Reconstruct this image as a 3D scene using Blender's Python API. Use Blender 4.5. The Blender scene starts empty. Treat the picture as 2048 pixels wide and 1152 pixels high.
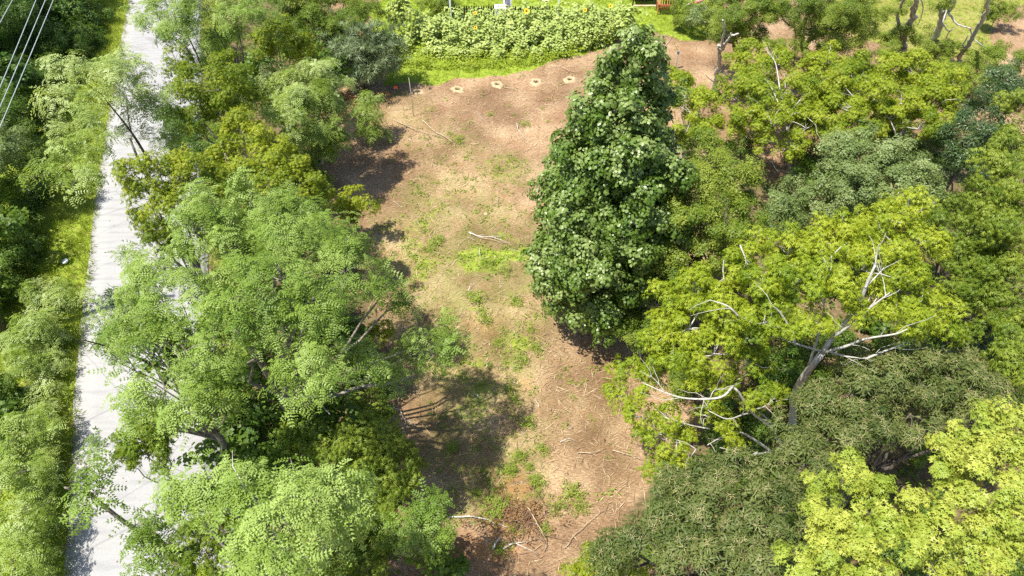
import bpy, math, random
import numpy as np

# ------------------------------------------------------------------ camera, light, exposure
H, PITCH, F = 18.0, 45.0, 1400.0            # height (m), degrees below the horizon, focal length for a 2048 px wide frame
SUN_EL, SUN_AZ = 65.0, (-0.90, -0.42)        # the sun stands behind the viewer, to the left
EXPOSURE = 1.13
S = bpy.context.scene
C = S.collection
rng = np.random.default_rng(7)
random.seed(7)

cam_d = bpy.data.cameras.new('camera')
cam_d.sensor_width = 36.0
cam_d.lens = 36.0 * F / 2048.0
cam_d.clip_start, cam_d.clip_end = 0.1, 5000.0
cam = bpy.data.objects.new('camera', cam_d)
C.objects.link(cam)
cam.location = (0, 0, H)
cam.rotation_euler = (math.radians(90 - PITCH), 0, 0)
S.camera = cam

w = bpy.data.worlds.new('World')
S.world = w
w.use_nodes = True
nt = w.node_tree
nt.nodes.clear()
sky = nt.nodes.new('ShaderNodeTexSky')
sky.sky_type = 'NISHITA'
sky.sun_disc = False
sky.sun_elevation = math.radians(SUN_EL)
sky.sun_rotation = math.atan2(SUN_AZ[0], SUN_AZ[1])
sky.air_density, sky.dust_density, sky.ozone_density = 1.0, 1.2, 1.0
bg = nt.nodes.new('ShaderNodeBackground')
bg.inputs['Strength'].default_value = 0.11
wo = nt.nodes.new('ShaderNodeOutputWorld')
nt.links.new(sky.outputs[0], bg.inputs['Color'])
nt.links.new(bg.outputs[0], wo.inputs['Surface'])

sun_d = bpy.data.lights.new('sun', 'SUN')
sun_d.energy = 4.8
sun_d.angle = math.radians(0.55)
sun_d.color = (1.0, 0.95, 0.84)
sun = bpy.data.objects.new('sun', sun_d)
C.objects.link(sun)
from mathutils import Vector, Matrix
_az = np.array(SUN_AZ) / np.hypot(*SUN_AZ)
_sd = Vector((-_az[0] * math.cos(math.radians(SUN_EL)), -_az[1] * math.cos(math.radians(SUN_EL)), -math.sin(math.radians(SUN_EL))))
sun.rotation_euler = _sd.to_track_quat('-Z', 'Y').to_euler()
sun.location = (-10, -20, 40)

S.view_settings.view_transform = 'Standard'
S.view_settings.look = 'None'
S.view_settings.exposure = EXPOSURE
S.view_settings.gamma = 1.0
S.view_settings.use_curve_mapping = False
S.cycles.max_bounces = 6
S.cycles.diffuse_bounces = 3
S.cycles.glossy_bounces = 2
S.cycles.transmission_bounces = 4
S.cycles.use_denoising = False

# ------------------------------------------------------------------ geometry of the view
_p = math.radians(PITCH)
FWD = np.array([0, math.cos(_p), -math.sin(_p)])
UPV = np.array([0, math.sin(_p), math.cos(_p)])


def P(px, py, z=0.0):
    """World point at height z seen at a point of the photograph."""
    d = np.array([(px - 1024) / F, 0, 0]) + (576 - py) / F * UPV + FWD
    return np.array([0, 0, H]) + d * ((z - H) / d[2])


def depth(p):
    return float((np.asarray(p) - np.array([0, 0, H])) @ FWD)


def to_px(X, Y, Z=0.0):
    dz = Z - H
    dep = Y * FWD[1] + dz * FWD[2]
    up = Y * UPV[1] + dz * UPV[2]
    return 1024 + F * X / dep, 576 - F * up / dep


# ------------------------------------------------------------------ materials
MATS = {}


def base_mat(name):
    m = bpy.data.materials.new(name)
    m.use_nodes = True
    n = m.node_tree
    n.nodes.clear()
    out = n.nodes.new('ShaderNodeOutputMaterial')
    MATS[name] = m
    return m, n, out


def ramp(n, stops):
    r = n.nodes.new('ShaderNodeValToRGB')
    els = r.color_ramp.elements
    while len(els) < len(stops):
        els.new(0.5)
    for e, (p, c) in zip(els, stops):
        e.position = p
        e.color = (*c, 1)
    return r


def leaf_mat(name, cols, trans=0.38, rough=0.5, spec=0.35, tboost=(1.15, 1.1, 0.55)):
    """Leaf: reflects and lets light through; colour runs along the per-leaf attribute 'tint'."""
    m, n, out = base_mat(name)
    at = n.nodes.new('ShaderNodeAttribute')
    at.attribute_name = 'tint'
    k = len(cols)
    r = ramp(n, [(i / (k - 1), c) for i, c in enumerate(cols)])
    n.links.new(at.outputs['Fac'], r.inputs['Fac'])
    pb = n.nodes.new('ShaderNodeBsdfPrincipled')
    pb.inputs['Roughness'].default_value = rough
    pb.inputs['Specular IOR Level'].default_value = spec
    n.links.new(r.outputs['Color'], pb.inputs['Base Color'])
    mu = n.nodes.new('ShaderNodeMix')
    mu.data_type = 'RGBA'
    mu.blend_type = 'MULTIPLY'
    mu.inputs['Factor'].default_value = 1.0
    n.links.new(r.outputs['Color'], mu.inputs['A'])
    mu.inputs['B'].default_value = (*tboost, 1)
    tr = n.nodes.new('ShaderNodeBsdfTranslucent')
    n.links.new(mu.outputs['Result'], tr.inputs['Color'])
    mx = n.nodes.new('ShaderNodeMixShader')
    mx.inputs['Fac'].default_value = trans
    n.links.new(pb.outputs[0], mx.inputs[1])
    n.links.new(tr.outputs[0], mx.inputs[2])
    n.links.new(mx.outputs[0], out.inputs['Surface'])
    return m


def solid(name, c1, c2=None, scale=6.0, rough=0.8, spec=0.2, bump=0.0, stretch=None, detail=5):
    m, n, out = base_mat(name)
    pb = n.nodes.new('ShaderNodeBsdfPrincipled')
    pb.inputs['Roughness'].default_value = rough
    pb.inputs['Specular IOR Level'].default_value = spec
    tc = n.nodes.new('ShaderNodeTexCoord')
    mp = n.nodes.new('ShaderNodeMapping')
    if stretch:
        mp.inputs['Scale'].default_value = stretch
    n.links.new(tc.outputs['Object'], mp.inputs['Vector'])
    nz = n.nodes.new('ShaderNodeTexNoise')
    nz.inputs['Scale'].default_value = scale
    nz.inputs['Detail'].default_value = detail
    n.links.new(mp.outputs[0], nz.inputs['Vector'])
    r = ramp(n, [(0.35, c1), (0.65, c2 or c1)])
    n.links.new(nz.outputs['Fac'], r.inputs['Fac'])
    n.links.new(r.outputs['Color'], pb.inputs['Base Color'])
    if bump:
        b = n.nodes.new('ShaderNodeBump')
        b.inputs['Strength'].default_value = bump
        b.inputs['Distance'].default_value = 0.02
        n.links.new(nz.outputs['Fac'], b.inputs['Height'])
        n.links.new(b.outputs[0], pb.inputs['Normal'])
    n.links.new(pb.outputs[0], out.inputs['Surface'])
    return m


M_LOCUST = leaf_mat('locust_leaf', [(0.112, 0.188, 0.020), (0.190, 0.282, 0.042), (0.295, 0.390, 0.100)], trans=.38, rough=0.48, spec=0.3)
M_PALE = leaf_mat('pale_locust_leaf', [(0.150, 0.228, 0.022), (0.238, 0.325, 0.052), (0.350, 0.425, 0.150)], trans=.40, rough=0.45, spec=0.4)
M_OLIVE = leaf_mat('olive_leaf', [(0.108, 0.172, 0.008), (0.185, 0.250, 0.012), (0.305, 0.345, 0.020)], trans=.46, rough=0.5)
M_ASH = leaf_mat('ash_leaf', [(0.145, 0.222, 0.010), (0.238, 0.312, 0.017), (0.350, 0.400, 0.030)], trans=0.48)
M_POPLAR = leaf_mat('tulip_tree_leaf', [(0.062, 0.118, 0.012), (0.110, 0.182, 0.024), (0.235, 0.305, 0.095)], trans=0.38, rough=0.38, spec=0.45)
M_MAPLE = leaf_mat('bright_leaf', [(0.200, 0.280, 0.030), (0.295, 0.365, 0.050), (0.395, 0.425, 0.070)], trans=0.42, rough=0.5)
M_SOUR = leaf_mat('dark_lance_leaf', [(0.046, 0.072, 0.013), (0.082, 0.114, 0.024), (0.138, 0.163, 0.044)], trans=0.28, rough=0.55, spec=0.3)
M_TASSEL = leaf_mat('tan_tassel', [(0.17, 0.16, 0.06), (0.26, 0.235, 0.10), (0.35, 0.31, 0.15)], trans=0.2, rough=0.7)
M_ROUND = leaf_mat('greygreen_leaf', [(0.095, 0.148, 0.036), (0.158, 0.218, 0.062), (0.240, 0.300, 0.110)], trans=.38, rough=0.5)
M_MID = leaf_mat('mid_green_leaf', [(0.098, 0.162, 0.014), (0.160, 0.226, 0.022), (0.245, 0.300, 0.038)], trans=.44, rough=0.5)
M_DARK = leaf_mat('dark_green_leaf', [(0.028, 0.060, 0.012), (0.048, 0.090, 0.022), (0.085, 0.130, 0.040)], trans=0.26, rough=0.45, spec=0.45)
M_BANK = leaf_mat('bank_leaf', [(0.055, 0.115, 0.010), (0.095, 0.165, 0.016), (0.165, 0.235, 0.028)], trans=.44, rough=0.5)
M_CEDAR = leaf_mat('cedar_leaf', [(0.075, 0.120, 0.045), (0.125, 0.175, 0.072), (0.190, 0.235, 0.115)], trans=0.25)
M_SUNFL = leaf_mat('sunflower_leaf', [(0.175, 0.255, 0.038), (0.275, 0.350, 0.075), (0.380, 0.440, 0.140)], trans=0.32)
M_GRASS = leaf_mat('grass_blade', [(0.150, 0.235, 0.010), (0.230, 0.315, 0.018), (0.320, 0.370, 0.040)], trans=0.42)
M_VERGE = leaf_mat('verge_blade', [(0.130, 0.200, 0.012), (0.210, 0.285, 0.020), (0.320, 0.360, 0.060)], trans=0.42)
M_WEED = leaf_mat('weed_leaf', [(0.115, 0.180, 0.016), (0.180, 0.250, 0.024), (0.250, 0.320, 0.040)], trans=0.4)
M_STRAW = leaf_mat('straw', [(0.13, 0.075, 0.042), (0.33, 0.225, 0.125), (0.52, 0.41, 0.26)], trans=0.05, rough=0.75, spec=0.2)
M_RUST = leaf_mat('rusty_leaf', [(0.09, 0.045, 0.022), (0.17, 0.085, 0.035), (0.26, 0.15, 0.055)], trans=0.2, rough=0.7)

B_GREY = solid('grey_bark', (0.10, 0.085, 0.065), (0.25, 0.225, 0.19), 5, 0.9, bump=0.6, stretch=(3, 3, 0.6))
B_PALE = solid('pale_bark', (0.27, 0.255, 0.23), (0.45, 0.43, 0.395), 5, 0.85, bump=0.4, stretch=(3, 3, 0.8))
B_DARK = solid('dark_bark', (0.045, 0.036, 0.028), (0.12, 0.10, 0.08), 5, 0.9, bump=0.6, stretch=(3, 3, 0.6))
B_DEAD = solid('bleached_wood', (0.28, 0.26, 0.23), (0.60, 0.57, 0.52), 7, 0.8, bump=0.3, stretch=(2, 2, 2))
B_STICK = solid('dry_stick', (0.24, 0.17, 0.11), (0.45, 0.355, 0.25), 9, 0.8)
B_TWIG = solid('brown_twig', (0.12, 0.075, 0.05), (0.24, 0.16, 0.11), 9, 0.9)


# ------------------------------------------------------------------ objects
def tag(o, label=None, cat=None, group=None, kind=None):
    for k, v in (('label', label), ('category', cat), ('group', group), ('kind', kind)):
        if v:
            o[k] = v
    return o


def empty(name, loc):
    o = bpy.data.objects.new(name, None)
    C.objects.link(o)
    o.location = loc
    o.empty_display_size = 0.3
    return o


def link(name, me, parent=None, loc=None):
    o = bpy.data.objects.new(name, me)
    C.objects.link(o)
    if parent is not None:
        o.parent = parent
    if loc is not None:
        o.location = loc
    return o


def mesh_from(name, V, quads, mats, mi=None, tint=None, smooth=False, extra=None):
    """V (n,3); quads (m,4) or (m,3); tint per vertex; mi material index per face."""
    V = np.ascontiguousarray(V, dtype=np.float32)
    quads = np.ascontiguousarray(quads, dtype=np.int32)
    k = quads.shape[1]
    me = bpy.data.meshes.new(name)
    me.vertices.add(len(V))
    me.vertices.foreach_set('co', V.ravel())
    me.loops.add(quads.size)
    me.loops.foreach_set('vertex_index', quads.ravel())
    me.polygons.add(len(quads))
    me.polygons.foreach_set('loop_start', np.arange(len(quads), dtype=np.int32) * k)
    me.polygons.foreach_set('loop_total', np.full(len(quads), k, dtype=np.int32))
    for m in mats:
        me.materials.append(m)
    if mi is not None:
        me.polygons.foreach_set('material_index', np.ascontiguousarray(mi, dtype=np.int32))
    if smooth:
        me.polygons.foreach_set('use_smooth', np.ones(len(quads), dtype=bool))
    for nm, arr in ([('tint', tint)] if tint is not None else []) + list((extra or {}).items()):
        a = me.attributes.new(nm, 'FLOAT', 'POINT')
        a.data.foreach_set('value', np.ascontiguousarray(arr, dtype=np.float32))
    me.update(calc_edges=True)
    return me


class MB:
    """Collects tubes, boxes and loose quads into one mesh."""

    def __init__(self):
        self.v, self.f, self.n = [], [], 0

    def add(self, V, Fq):
        self.v.append(np.asarray(V, float))
        self.f.append(np.asarray(Fq, int) + self.n)
        self.n += len(V)

    def tube(self, pts, radii, sides=6, cap=True):
        pts = np.asarray(pts, float)
        radii = np.broadcast_to(np.asarray(radii, float), (len(pts),))
        T = np.gradient(pts, axis=0)
        T /= np.linalg.norm(T, axis=1)[:, None] + 1e-9
        ref = np.array([0, 0, 1.0]) if abs(T[0][2]) < 0.9 else np.array([1.0, 0, 0])
        a = np.arange(sides) * 2 * math.pi / sides
        rings = []
        for p, t, r in zip(pts, T, radii):
            u = ref - t * (ref @ t)
            u /= np.linalg.norm(u) + 1e-9
            ref = u
            b = np.cross(t, u)
            rings.append(p + r * (np.cos(a)[:, None] * u + np.sin(a)[:, None] * b))
        V = np.concatenate(rings)
        n = len(pts)
        i = np.arange(n - 1)[:, None] * sides
        j = np.arange(sides)[None, :]
        j2 = (j + 1) % sides
        Q = np.stack([i + j, i + j2, i + sides + j2, i + sides + j], -1).reshape(-1, 4)
        if cap:
            V = np.concatenate([V, pts[:1], pts[-1:]])
            c0, c1 = n * sides, n * sides + 1
            jj = np.arange(0, sides, 1)
            caps = [[c0, (x + 1) % sides, x, x] for x in jj] + [[c1, (n - 1) * sides + x, (n - 1) * sides + (x + 1) % sides, (n - 1) * sides + (x + 1) % sides] for x in jj]
            self.add(V, Q)
            self._tri = getattr(self, '_tri', [])
            off = self.n - len(V)
            self._tri += [[c[0] + off, c[1] + off, c[2] + off] for c in caps]
        else:
            self.add(V, Q)

    def box(self, c, s, R=None):
        c, s = np.asarray(c, float), np.asarray(s, float) / 2
        V = np.array([[x, y, z] for z in (-1, 1) for y in (-1, 1) for x in (-1, 1)], float) * s
        if R is not None:
            V = V @ np.asarray(R).T
        self.add(V + c, [[0, 2, 3, 1], [4, 5, 7, 6], [0, 1, 5, 4], [2, 6, 7, 3], [0, 4, 6, 2], [1, 3, 7, 5]])

    def mesh(self, name, mat, smooth=True, origin=(0, 0, 0)):
        V = np.concatenate(self.v) - np.asarray(origin, float)
        faces = np.concatenate(self.f).tolist() + getattr(self, '_tri', [])
        me = bpy.data.meshes.new(name)
        me.from_pydata(V.tolist(), [], faces)
        me.materials.append(mat)
        if smooth:
            me.polygons.foreach_set('use_smooth', np.ones(len(me.polygons), dtype=bool))
        me.update()
        return me

    def build(self, name, mat, parent=None, smooth=True, origin=None):
        o0 = np.asarray(parent.location) if parent is not None and origin is None else (origin if origin is not None else (0, 0, 0))
        return link(name, self.mesh(name, mat, smooth, o0), parent)


# ------------------------------------------------------------------ leaf sprays
def leaf_quad(b, d, side, L, W, droop=0.0):
    """Diamond leaf with its two halves folded a little along the midrib."""
    b, d, side = map(np.asarray, (b, d, side))
    d = d / np.linalg.norm(d)
    up = np.cross(side, d)
    m = b + d * L * 0.48
    return np.array([b, m + side * W / 2 - up * W * 0.10, b + d * L + np.array([0, 0, -droop * L]), m - side * W / 2 - up * W * 0.10])


def leaf_tri(b, d, side, L, W, droop=0.0):
    """Narrow leaf as one blade."""
    b, d, side = map(np.asarray, (b, d, side))
    d = d / np.linalg.norm(d)
    m = b + d * L * 0.15
    return np.array([m - side * W / 2, m + side * W / 2, b + d * L + np.array([0, 0, -droop * L])])


def ry(a):
    return np.array([math.cos(a), math.sin(a), 0.0])


def rnd(a, b):
    return random.uniform(a, b)


def spray_locust():
    q = []
    n = 4
    a0 = rnd(0, 6.28)
    for i in range(n):
        a = a0 + i * 2.4 + rnd(-.3, .3)
        d = ry(a)
        sd = ry(a + 1.5708)
        L = rnd(.22, .32)
        el = rnd(.1, .55)
        t0 = rnd(0, .25)
        for k in range(5):
            s = .18 + .8 * k / 4
            p = d * (L * s + .03) + np.array([0, 0, L * (el * s - .75 * s * s)])
            wl = .075 * (1 - .25 * abs(s - .5))
            for sg in (-1, 1):
                dd = sd * sg + d * .45 + np.array([0, 0, -.12 + rnd(-.15, .15)])
                q.append((leaf_tri(p, dd, np.cross(dd / np.linalg.norm(dd), [0, 0, 1]), wl, .038), t0))
        q.append((leaf_tri(p, d + np.array([0, 0, -.5]), sd, .07, .035), t0))
    return q


def spray_compound(nl=4, leafl=.12, leafw=.042, drp=.5):
    q = []
    a0 = rnd(0, 6.28)
    for i in range(nl):
        a = a0 + i * 6.28 / nl + rnd(-.4, .4)
        d = ry(a)
        r = rnd(.05, .16)
        p = d * r + np.array([0, 0, rnd(-.03, .07)])
        t0 = rnd(0, .3)
        for k in range(5):
            b = a + (k - 2) * .62 + rnd(-.15, .15)
            dd = ry(b) + np.array([0, 0, -drp + rnd(-.25, .25)])
            q.append((leaf_tri(p + d * .02 * (2 - abs(k - 2)), dd, ry(b + 1.57), leafl * rnd(.8, 1.2), leafw, .12), t0 + rnd(-.05, .05)))
    return q


def spray_simple(n=9, L=.1, W=.05, spread=.16, tilt=.3, tw=.4):
    q = []
    for i in range(n):
        a = i * 2.4 + rnd(-.3, .3)
        r = spread * math.sqrt((i + .5) / n)
        p = ry(a) * r * .6 + np.array([0, 0, rnd(-.05, .06)])
        dd = ry(a + rnd(-.5, .5)) + np.array([0, 0, rnd(-tilt, tilt * .6)])
        sd = ry(a + 1.57) + np.array([0, 0, rnd(-tw, tw)])
        sd = sd / np.linalg.norm(sd)
        q.append((leaf_tri(p, dd, sd, L * rnd(.75, 1.2), W, .1), rnd(0, .3)))
    return q


def spray_broad(n=6, L=.16, W=.17, spread=.2):
    """Broad lobed leaves: two folded half blades each."""
    q = []
    for i in range(n):
        a = i * 2.4 + rnd(-.3, .3)
        r = spread * math.sqrt((i + .6) / n)
        p = ry(a) * r * .7 + np.array([0, 0, rnd(-.06, .06)])
        d = ry(a + rnd(-.4, .4)) + np.array([0, 0, rnd(-.55, .15)])
        d /= np.linalg.norm(d)
        sd = ry(a + 1.57) + np.array([0, 0, rnd(-.35, .35)])
        sd -= d * (sd @ d)
        sd /= np.linalg.norm(sd)
        up = np.cross(sd, d)
        l, wd = L * rnd(.8, 1.2), W * rnd(.85, 1.15)
        t = rnd(0, .35)
        for sg in (-1, 1):
            o = sd * sg
            q.append((np.array([p, p + o * wd * .5 + d * l * .22 + up * wd * .1, p + o * wd * .36 + d * l * .95 + up * wd * .06, p + d * l * .8]), t))
    return q


def spray_star(n=8, L=.085, spread=.17):
    """Hand-shaped leaves: three blades each."""
    q = []
    for i in range(n):
        a = i * 2.4 + rnd(-.3, .3)
        r = spread * math.sqrt((i + .6) / n)
        p = ry(a) * r * .7 + np.array([0, 0, rnd(-.05, .05) - r * .25])
        t = rnd(0, .3)
        z = rnd(-.5, .15)
        l = L * rnd(.8, 1.25)
        for k in (-1, 0, 1):
            dd = ry(a + k * .95) + np.array([0, 0, z])
            q.append((leaf_tri(p, dd, ry(a + k * .95 + 1.57), l * (1 if k == 0 else .85), l * .62, .1), t))
    return q


def spray_needle(n=16, L=.34, W=.035):
    q = []
    for i in range(n):
        a = i * 2.4
        dd = ry(a) * rnd(.5, 1.0) + np.array([0, 0, rnd(.1, .9)])
        q.append((leaf_tri(ry(a) * .03, dd, ry(a + 1.57), L * rnd(.6, 1.1), W, .0), rnd(0, .3)))
    return q


def spray_lance():
    q = spray_simple(11, .15, .045, .2, .5, .3)
    return q


def spray_tassel(n=5):
    q = []
    for i in range(n):
        a = i * 6.28 / n + rnd(-.4, .4)
        dd = ry(a) + np.array([0, 0, rnd(-.2, .3)])
        q.append((leaf_tri([0, 0, .05], dd, ry(a + 1.57), rnd(.08, .14), .012, .2), rnd(0, .6)))
    return q


def make_templates(fn, n=7, **k):
    out = []
    for _ in range(n):
        q = fn(**k)
        out.append((np.array([x[0] for x in q]), np.array([x[1] for x in q])))
    mn = min(len(t[0]) for t in out)
    T = np.array([t[0][:mn] for t in out])
    tt = np.array([t[1][:mn] for t in out])
    e1 = T[:, :, 2] - T[:, :, 0]
    e2 = T[:, :, 1] - T[:, :, min(3, T.shape[2] - 1)] if T.shape[2] == 4 else T[:, :, 1] - T[:, :, 0]
    area = 0.5 * np.linalg.norm(np.cross(e1, e2), axis=-1).sum(1).mean()
    return T, tt, area


SPR = {
    'locust': make_templates(spray_locust),
    'compound': make_templates(spray_compound),
    'simple': make_templates(spray_simple),
    'small': make_templates(spray_simple, n=7, **{}) if False else make_templates(lambda: spray_simple(12, .085, .05, .17)),
    'broad': make_templates(spray_broad),
    'star': make_templates(spray_star),
    'needle': make_templates(spray_needle),
    'lance': make_templates(spray_lance),
    'tassel': make_templates(spray_tassel),
    'droop': make_templates(lambda: spray_compound(4, .15, .04, .9)),
    'big': make_templates(lambda: spray_broad(6, .2, .2, .26)),
    'shade': make_templates(lambda: spray_simple(6, .42, .28, .5)),
}


def frames(N):
    """Rotation matrices taking +Z to the given unit normals, with a random spin."""
    N = N / (np.linalg.norm(N, axis=1)[:, None] + 1e-9)
    ref = rng.normal(size=N.shape)
    u = ref - N * (ref * N).sum(1)[:, None]
    u /= np.linalg.norm(u, axis=1)[:, None] + 1e-9
    b = np.cross(N, u)
    return np.stack([u, b, N], -1)


def place_sprays(kind, pos, nrm, scale, tint):
    """Quads (n,4,3) and tints (n,) of templates set at pos along nrm."""
    T, tt, _ = SPR[kind]
    N = len(pos)
    idx = rng.integers(0, len(T), N)
    R = frames(nrm)
    V = np.einsum('nij,nqkj->nqki', R, T[idx] * scale[:, None, None, None]) + pos[:, None, None, :]
    tq = np.clip(tint[:, None] + tt[idx] - .12, 0, 1)
    return V.reshape(-1, T.shape[2], 3), tq.reshape(-1)


def quads_mesh(name, V, tint, mats, mi=None, origin=(0, 0, 0)):
    n, k = V.shape[:2]
    VV = V.reshape(-1, 3) - np.asarray(origin)
    return mesh_from(name, VV, np.arange(n * k).reshape(n, k), mats, mi, np.repeat(tint, k))


def vnoise(x, y, s, seed=0):
    """Smooth value noise in 0..1."""
    x, y = np.asarray(x) / s, np.asarray(y) / s
    r = np.random.default_rng(seed).random((64, 64))
    xi, yi = np.floor(x).astype(int), np.floor(y).astype(int)
    fx, fy = x - xi, y - yi
    fx, fy = fx * fx * (3 - 2 * fx), fy * fy * (3 - 2 * fy)
    g = lambda i, j: r[i % 64, j % 64]
    return (g(xi, yi) * (1 - fx) + g(xi + 1, yi) * fx) * (1 - fy) + (g(xi, yi + 1) * (1 - fx) + g(xi + 1, yi + 1) * fx) * fy


def fbm(x, y, s, seed=0):
    return .55 * vnoise(x, y, s, seed) + .3 * vnoise(x, y, s / 2.3, seed + 1) + .15 * vnoise(x, y, s / 5.1, seed + 2)


# ------------------------------------------------------------------ trees
SPECIES = {  # spray, leaf material, leaf-area index, size, flatness, normal-up share, bark, clump share
    'locust': dict(spray='locust', mat=M_LOCUST, lai=1.95, size=.86, flat=.72, up=.55, bark=B_GREY, clump=.245, nc=16),
    'pale': dict(spray='locust', mat=M_PALE, lai=1.9, size=.84, flat=.68, up=.6, bark=B_GREY, clump=.29, nc=15),
    'olive': dict(spray='compound', mat=M_OLIVE, lai=3.0, size=.66, flat=.85, up=.42, bark=B_GREY, clump=.30),
    'ash': dict(spray='compound', mat=M_ASH, lai=3.1, size=.68, flat=.8, up=.42, bark=B_PALE, clump=.29, tw=.02),
    'sparse_ash': dict(spray='compound', mat=M_ASH, lai=2.4, size=.68, flat=.75, up=.45, bark=B_PALE, clump=.29, tw=.02),
    'poplar': dict(spray='broad', mat=M_POPLAR, lai=4.0, size=.51, flat=.95, up=.3, bark=B_GREY, clump=.42, bias=.35),
    'maple': dict(spray='star', mat=M_MAPLE, lai=4.4, size=.64, flat=.95, up=.25, bark=B_GREY, clump=.42, nc=8, bias=.45),
    'sour': dict(spray='lance', mat=M_SOUR, lai=3.2, size=.75, flat=.8, up=.45, bark=B_DARK, clump=.30, tassel=.34),
    'round': dict(spray='small', mat=M_ROUND, lai=3.6, size=.92, flat=.85, up=.4, bark=B_DARK, clump=.26, nc=24),
    'mid': dict(spray='simple', mat=M_MID, lai=3.2, size=.68, flat=.8, up=.5, bark=B_DARK, clump=.34),
    'droop': dict(spray='droop', mat=M_MID, lai=3.3, size=.72, flat=.75, up=.45, bark=B_DARK, clump=.34),
    'dark': dict(spray='lance', mat=M_DARK, lai=3.4, size=.95, flat=.8, up=.45, bark=B_DARK, clump=.36),
    'under': dict(spray='big', mat=M_BANK, lai=2.4, size=.62, flat=.8, up=.5, bark=B_DARK, clump=.4),
    'bank': dict(spray='simple', mat=M_BANK, lai=3.0, size=.95, flat=.75, up=.5, bark=B_DARK, clump=.4),
    'cedar': dict(spray='needle', mat=M_CEDAR, lai=2.8, size=1.0, flat=.8, up=.2, bark=B_DARK, clump=.5),
    'shade': dict(spray='shade', mat=M_DARK, lai=3.0, size=1.0, flat=.9, up=.4, bark=B_DARK, clump=.45),
}


def crown_quads(sp, blobs_w, dens=1.0, tint0=.5):
    """blobs_w: (centre, radius, tint shift). Returns quads, tints, material index and twig targets."""
    s = SPECIES[sp]
    Vs, ts, ms, targets = [], [], [], []
    area = SPR[s['spray']][2] * s['size'] ** 2
    for c, R, tsh in blobs_w:
        sc = np.array([1, 1, s['flat']])
        nc = max(6, int(rng.normal(s.get('nc', 15), 1.5)))
        dirs = rng.normal(size=(nc, 3))
        dirs[:, 2] = dirs[:, 2] * .9 + .30
        dirs /= np.linalg.norm(dirs, axis=1)[:, None]
        cen = c + dirs * sc * R * rng.uniform(.5, 1.12, (nc, 1))
        rad = R * s['clump'] * rng.uniform(.65, 1.25, nc)
        targets.append((c, cen))
        ctint = rng.normal(tint0 + tsh + rng.normal(0, .11), .17, nc)
        n = int(dens * s['lai'] * math.pi * R * R / area)
        k = rng.choice(nc, n, p=rad ** 2 / (rad ** 2).sum())
        d = rng.normal(size=(n, 3))
        d[:, 2] += s.get('bias', .4)
        d /= np.linalg.norm(d, axis=1)[:, None]
        size = s['size'] * rng.uniform(.8, 1.25, n)
        # foliage on the far side of its clump and of its crown is set sparser and larger
        vw = np.array([0, 0, H]) - c
        vw /= np.linalg.norm(vw)
        away = (dirs[k] @ vw) * .6 + (d @ vw) * .4 < -.12
        keep = ~away | (rng.random(n) < .42)
        size = np.where(away, size * 1.5, size)
        k, d, size = k[keep], d[keep], size[keep]
        n = len(k)
        pos = cen[k] + d * sc * (rad[k] * np.where(rng.random(n) < .14, rng.uniform(1.0, 1.5, n), rng.uniform(.3, 1.0, n) ** .6))[:, None]
        nr = d * (1 - s['up']) + dirs[k] * .3 + np.array([0, 0, s['up']]) + rng.normal(size=(n, 3)) * .22
        V, t = place_sprays(s['spray'], pos, nr, size, np.clip(ctint[k] + rng.normal(0, .13, n) + .45 * (rng.random(n) < .05), 0, 1))
        Vs.append(V)
        ts.append(t)
        ms.append(np.zeros(len(t), int))
        if s.get('tassel'):
            j = rng.random(n) < s['tassel']
            V, t = place_sprays('tassel', pos[j] + np.array([0, 0, .04]), nr[j], rng.uniform(.7, 1.15, j.sum()), rng.random(j.sum()))
            Vs.append(V)
            ts.append(t)
            ms.append(np.ones(len(t), int))
    return np.concatenate(Vs), np.concatenate(ts), np.concatenate(ms), targets


def bend(a, b, n=6, sag=.12, wob=.05):
    a, b = np.asarray(a, float), np.asarray(b, float)
    t = np.linspace(0, 1, n)[:, None]
    L = np.linalg.norm(b - a)
    off = rng.normal(size=3) * L * sag
    off[2] = abs(off[2]) * .6
    p = a + (b - a) * t + off * (4 * t * (1 - t)) * .6
    p[1:-1] += rng.normal(size=(n - 2, 3)) * L * wob * .5
    return p


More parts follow.
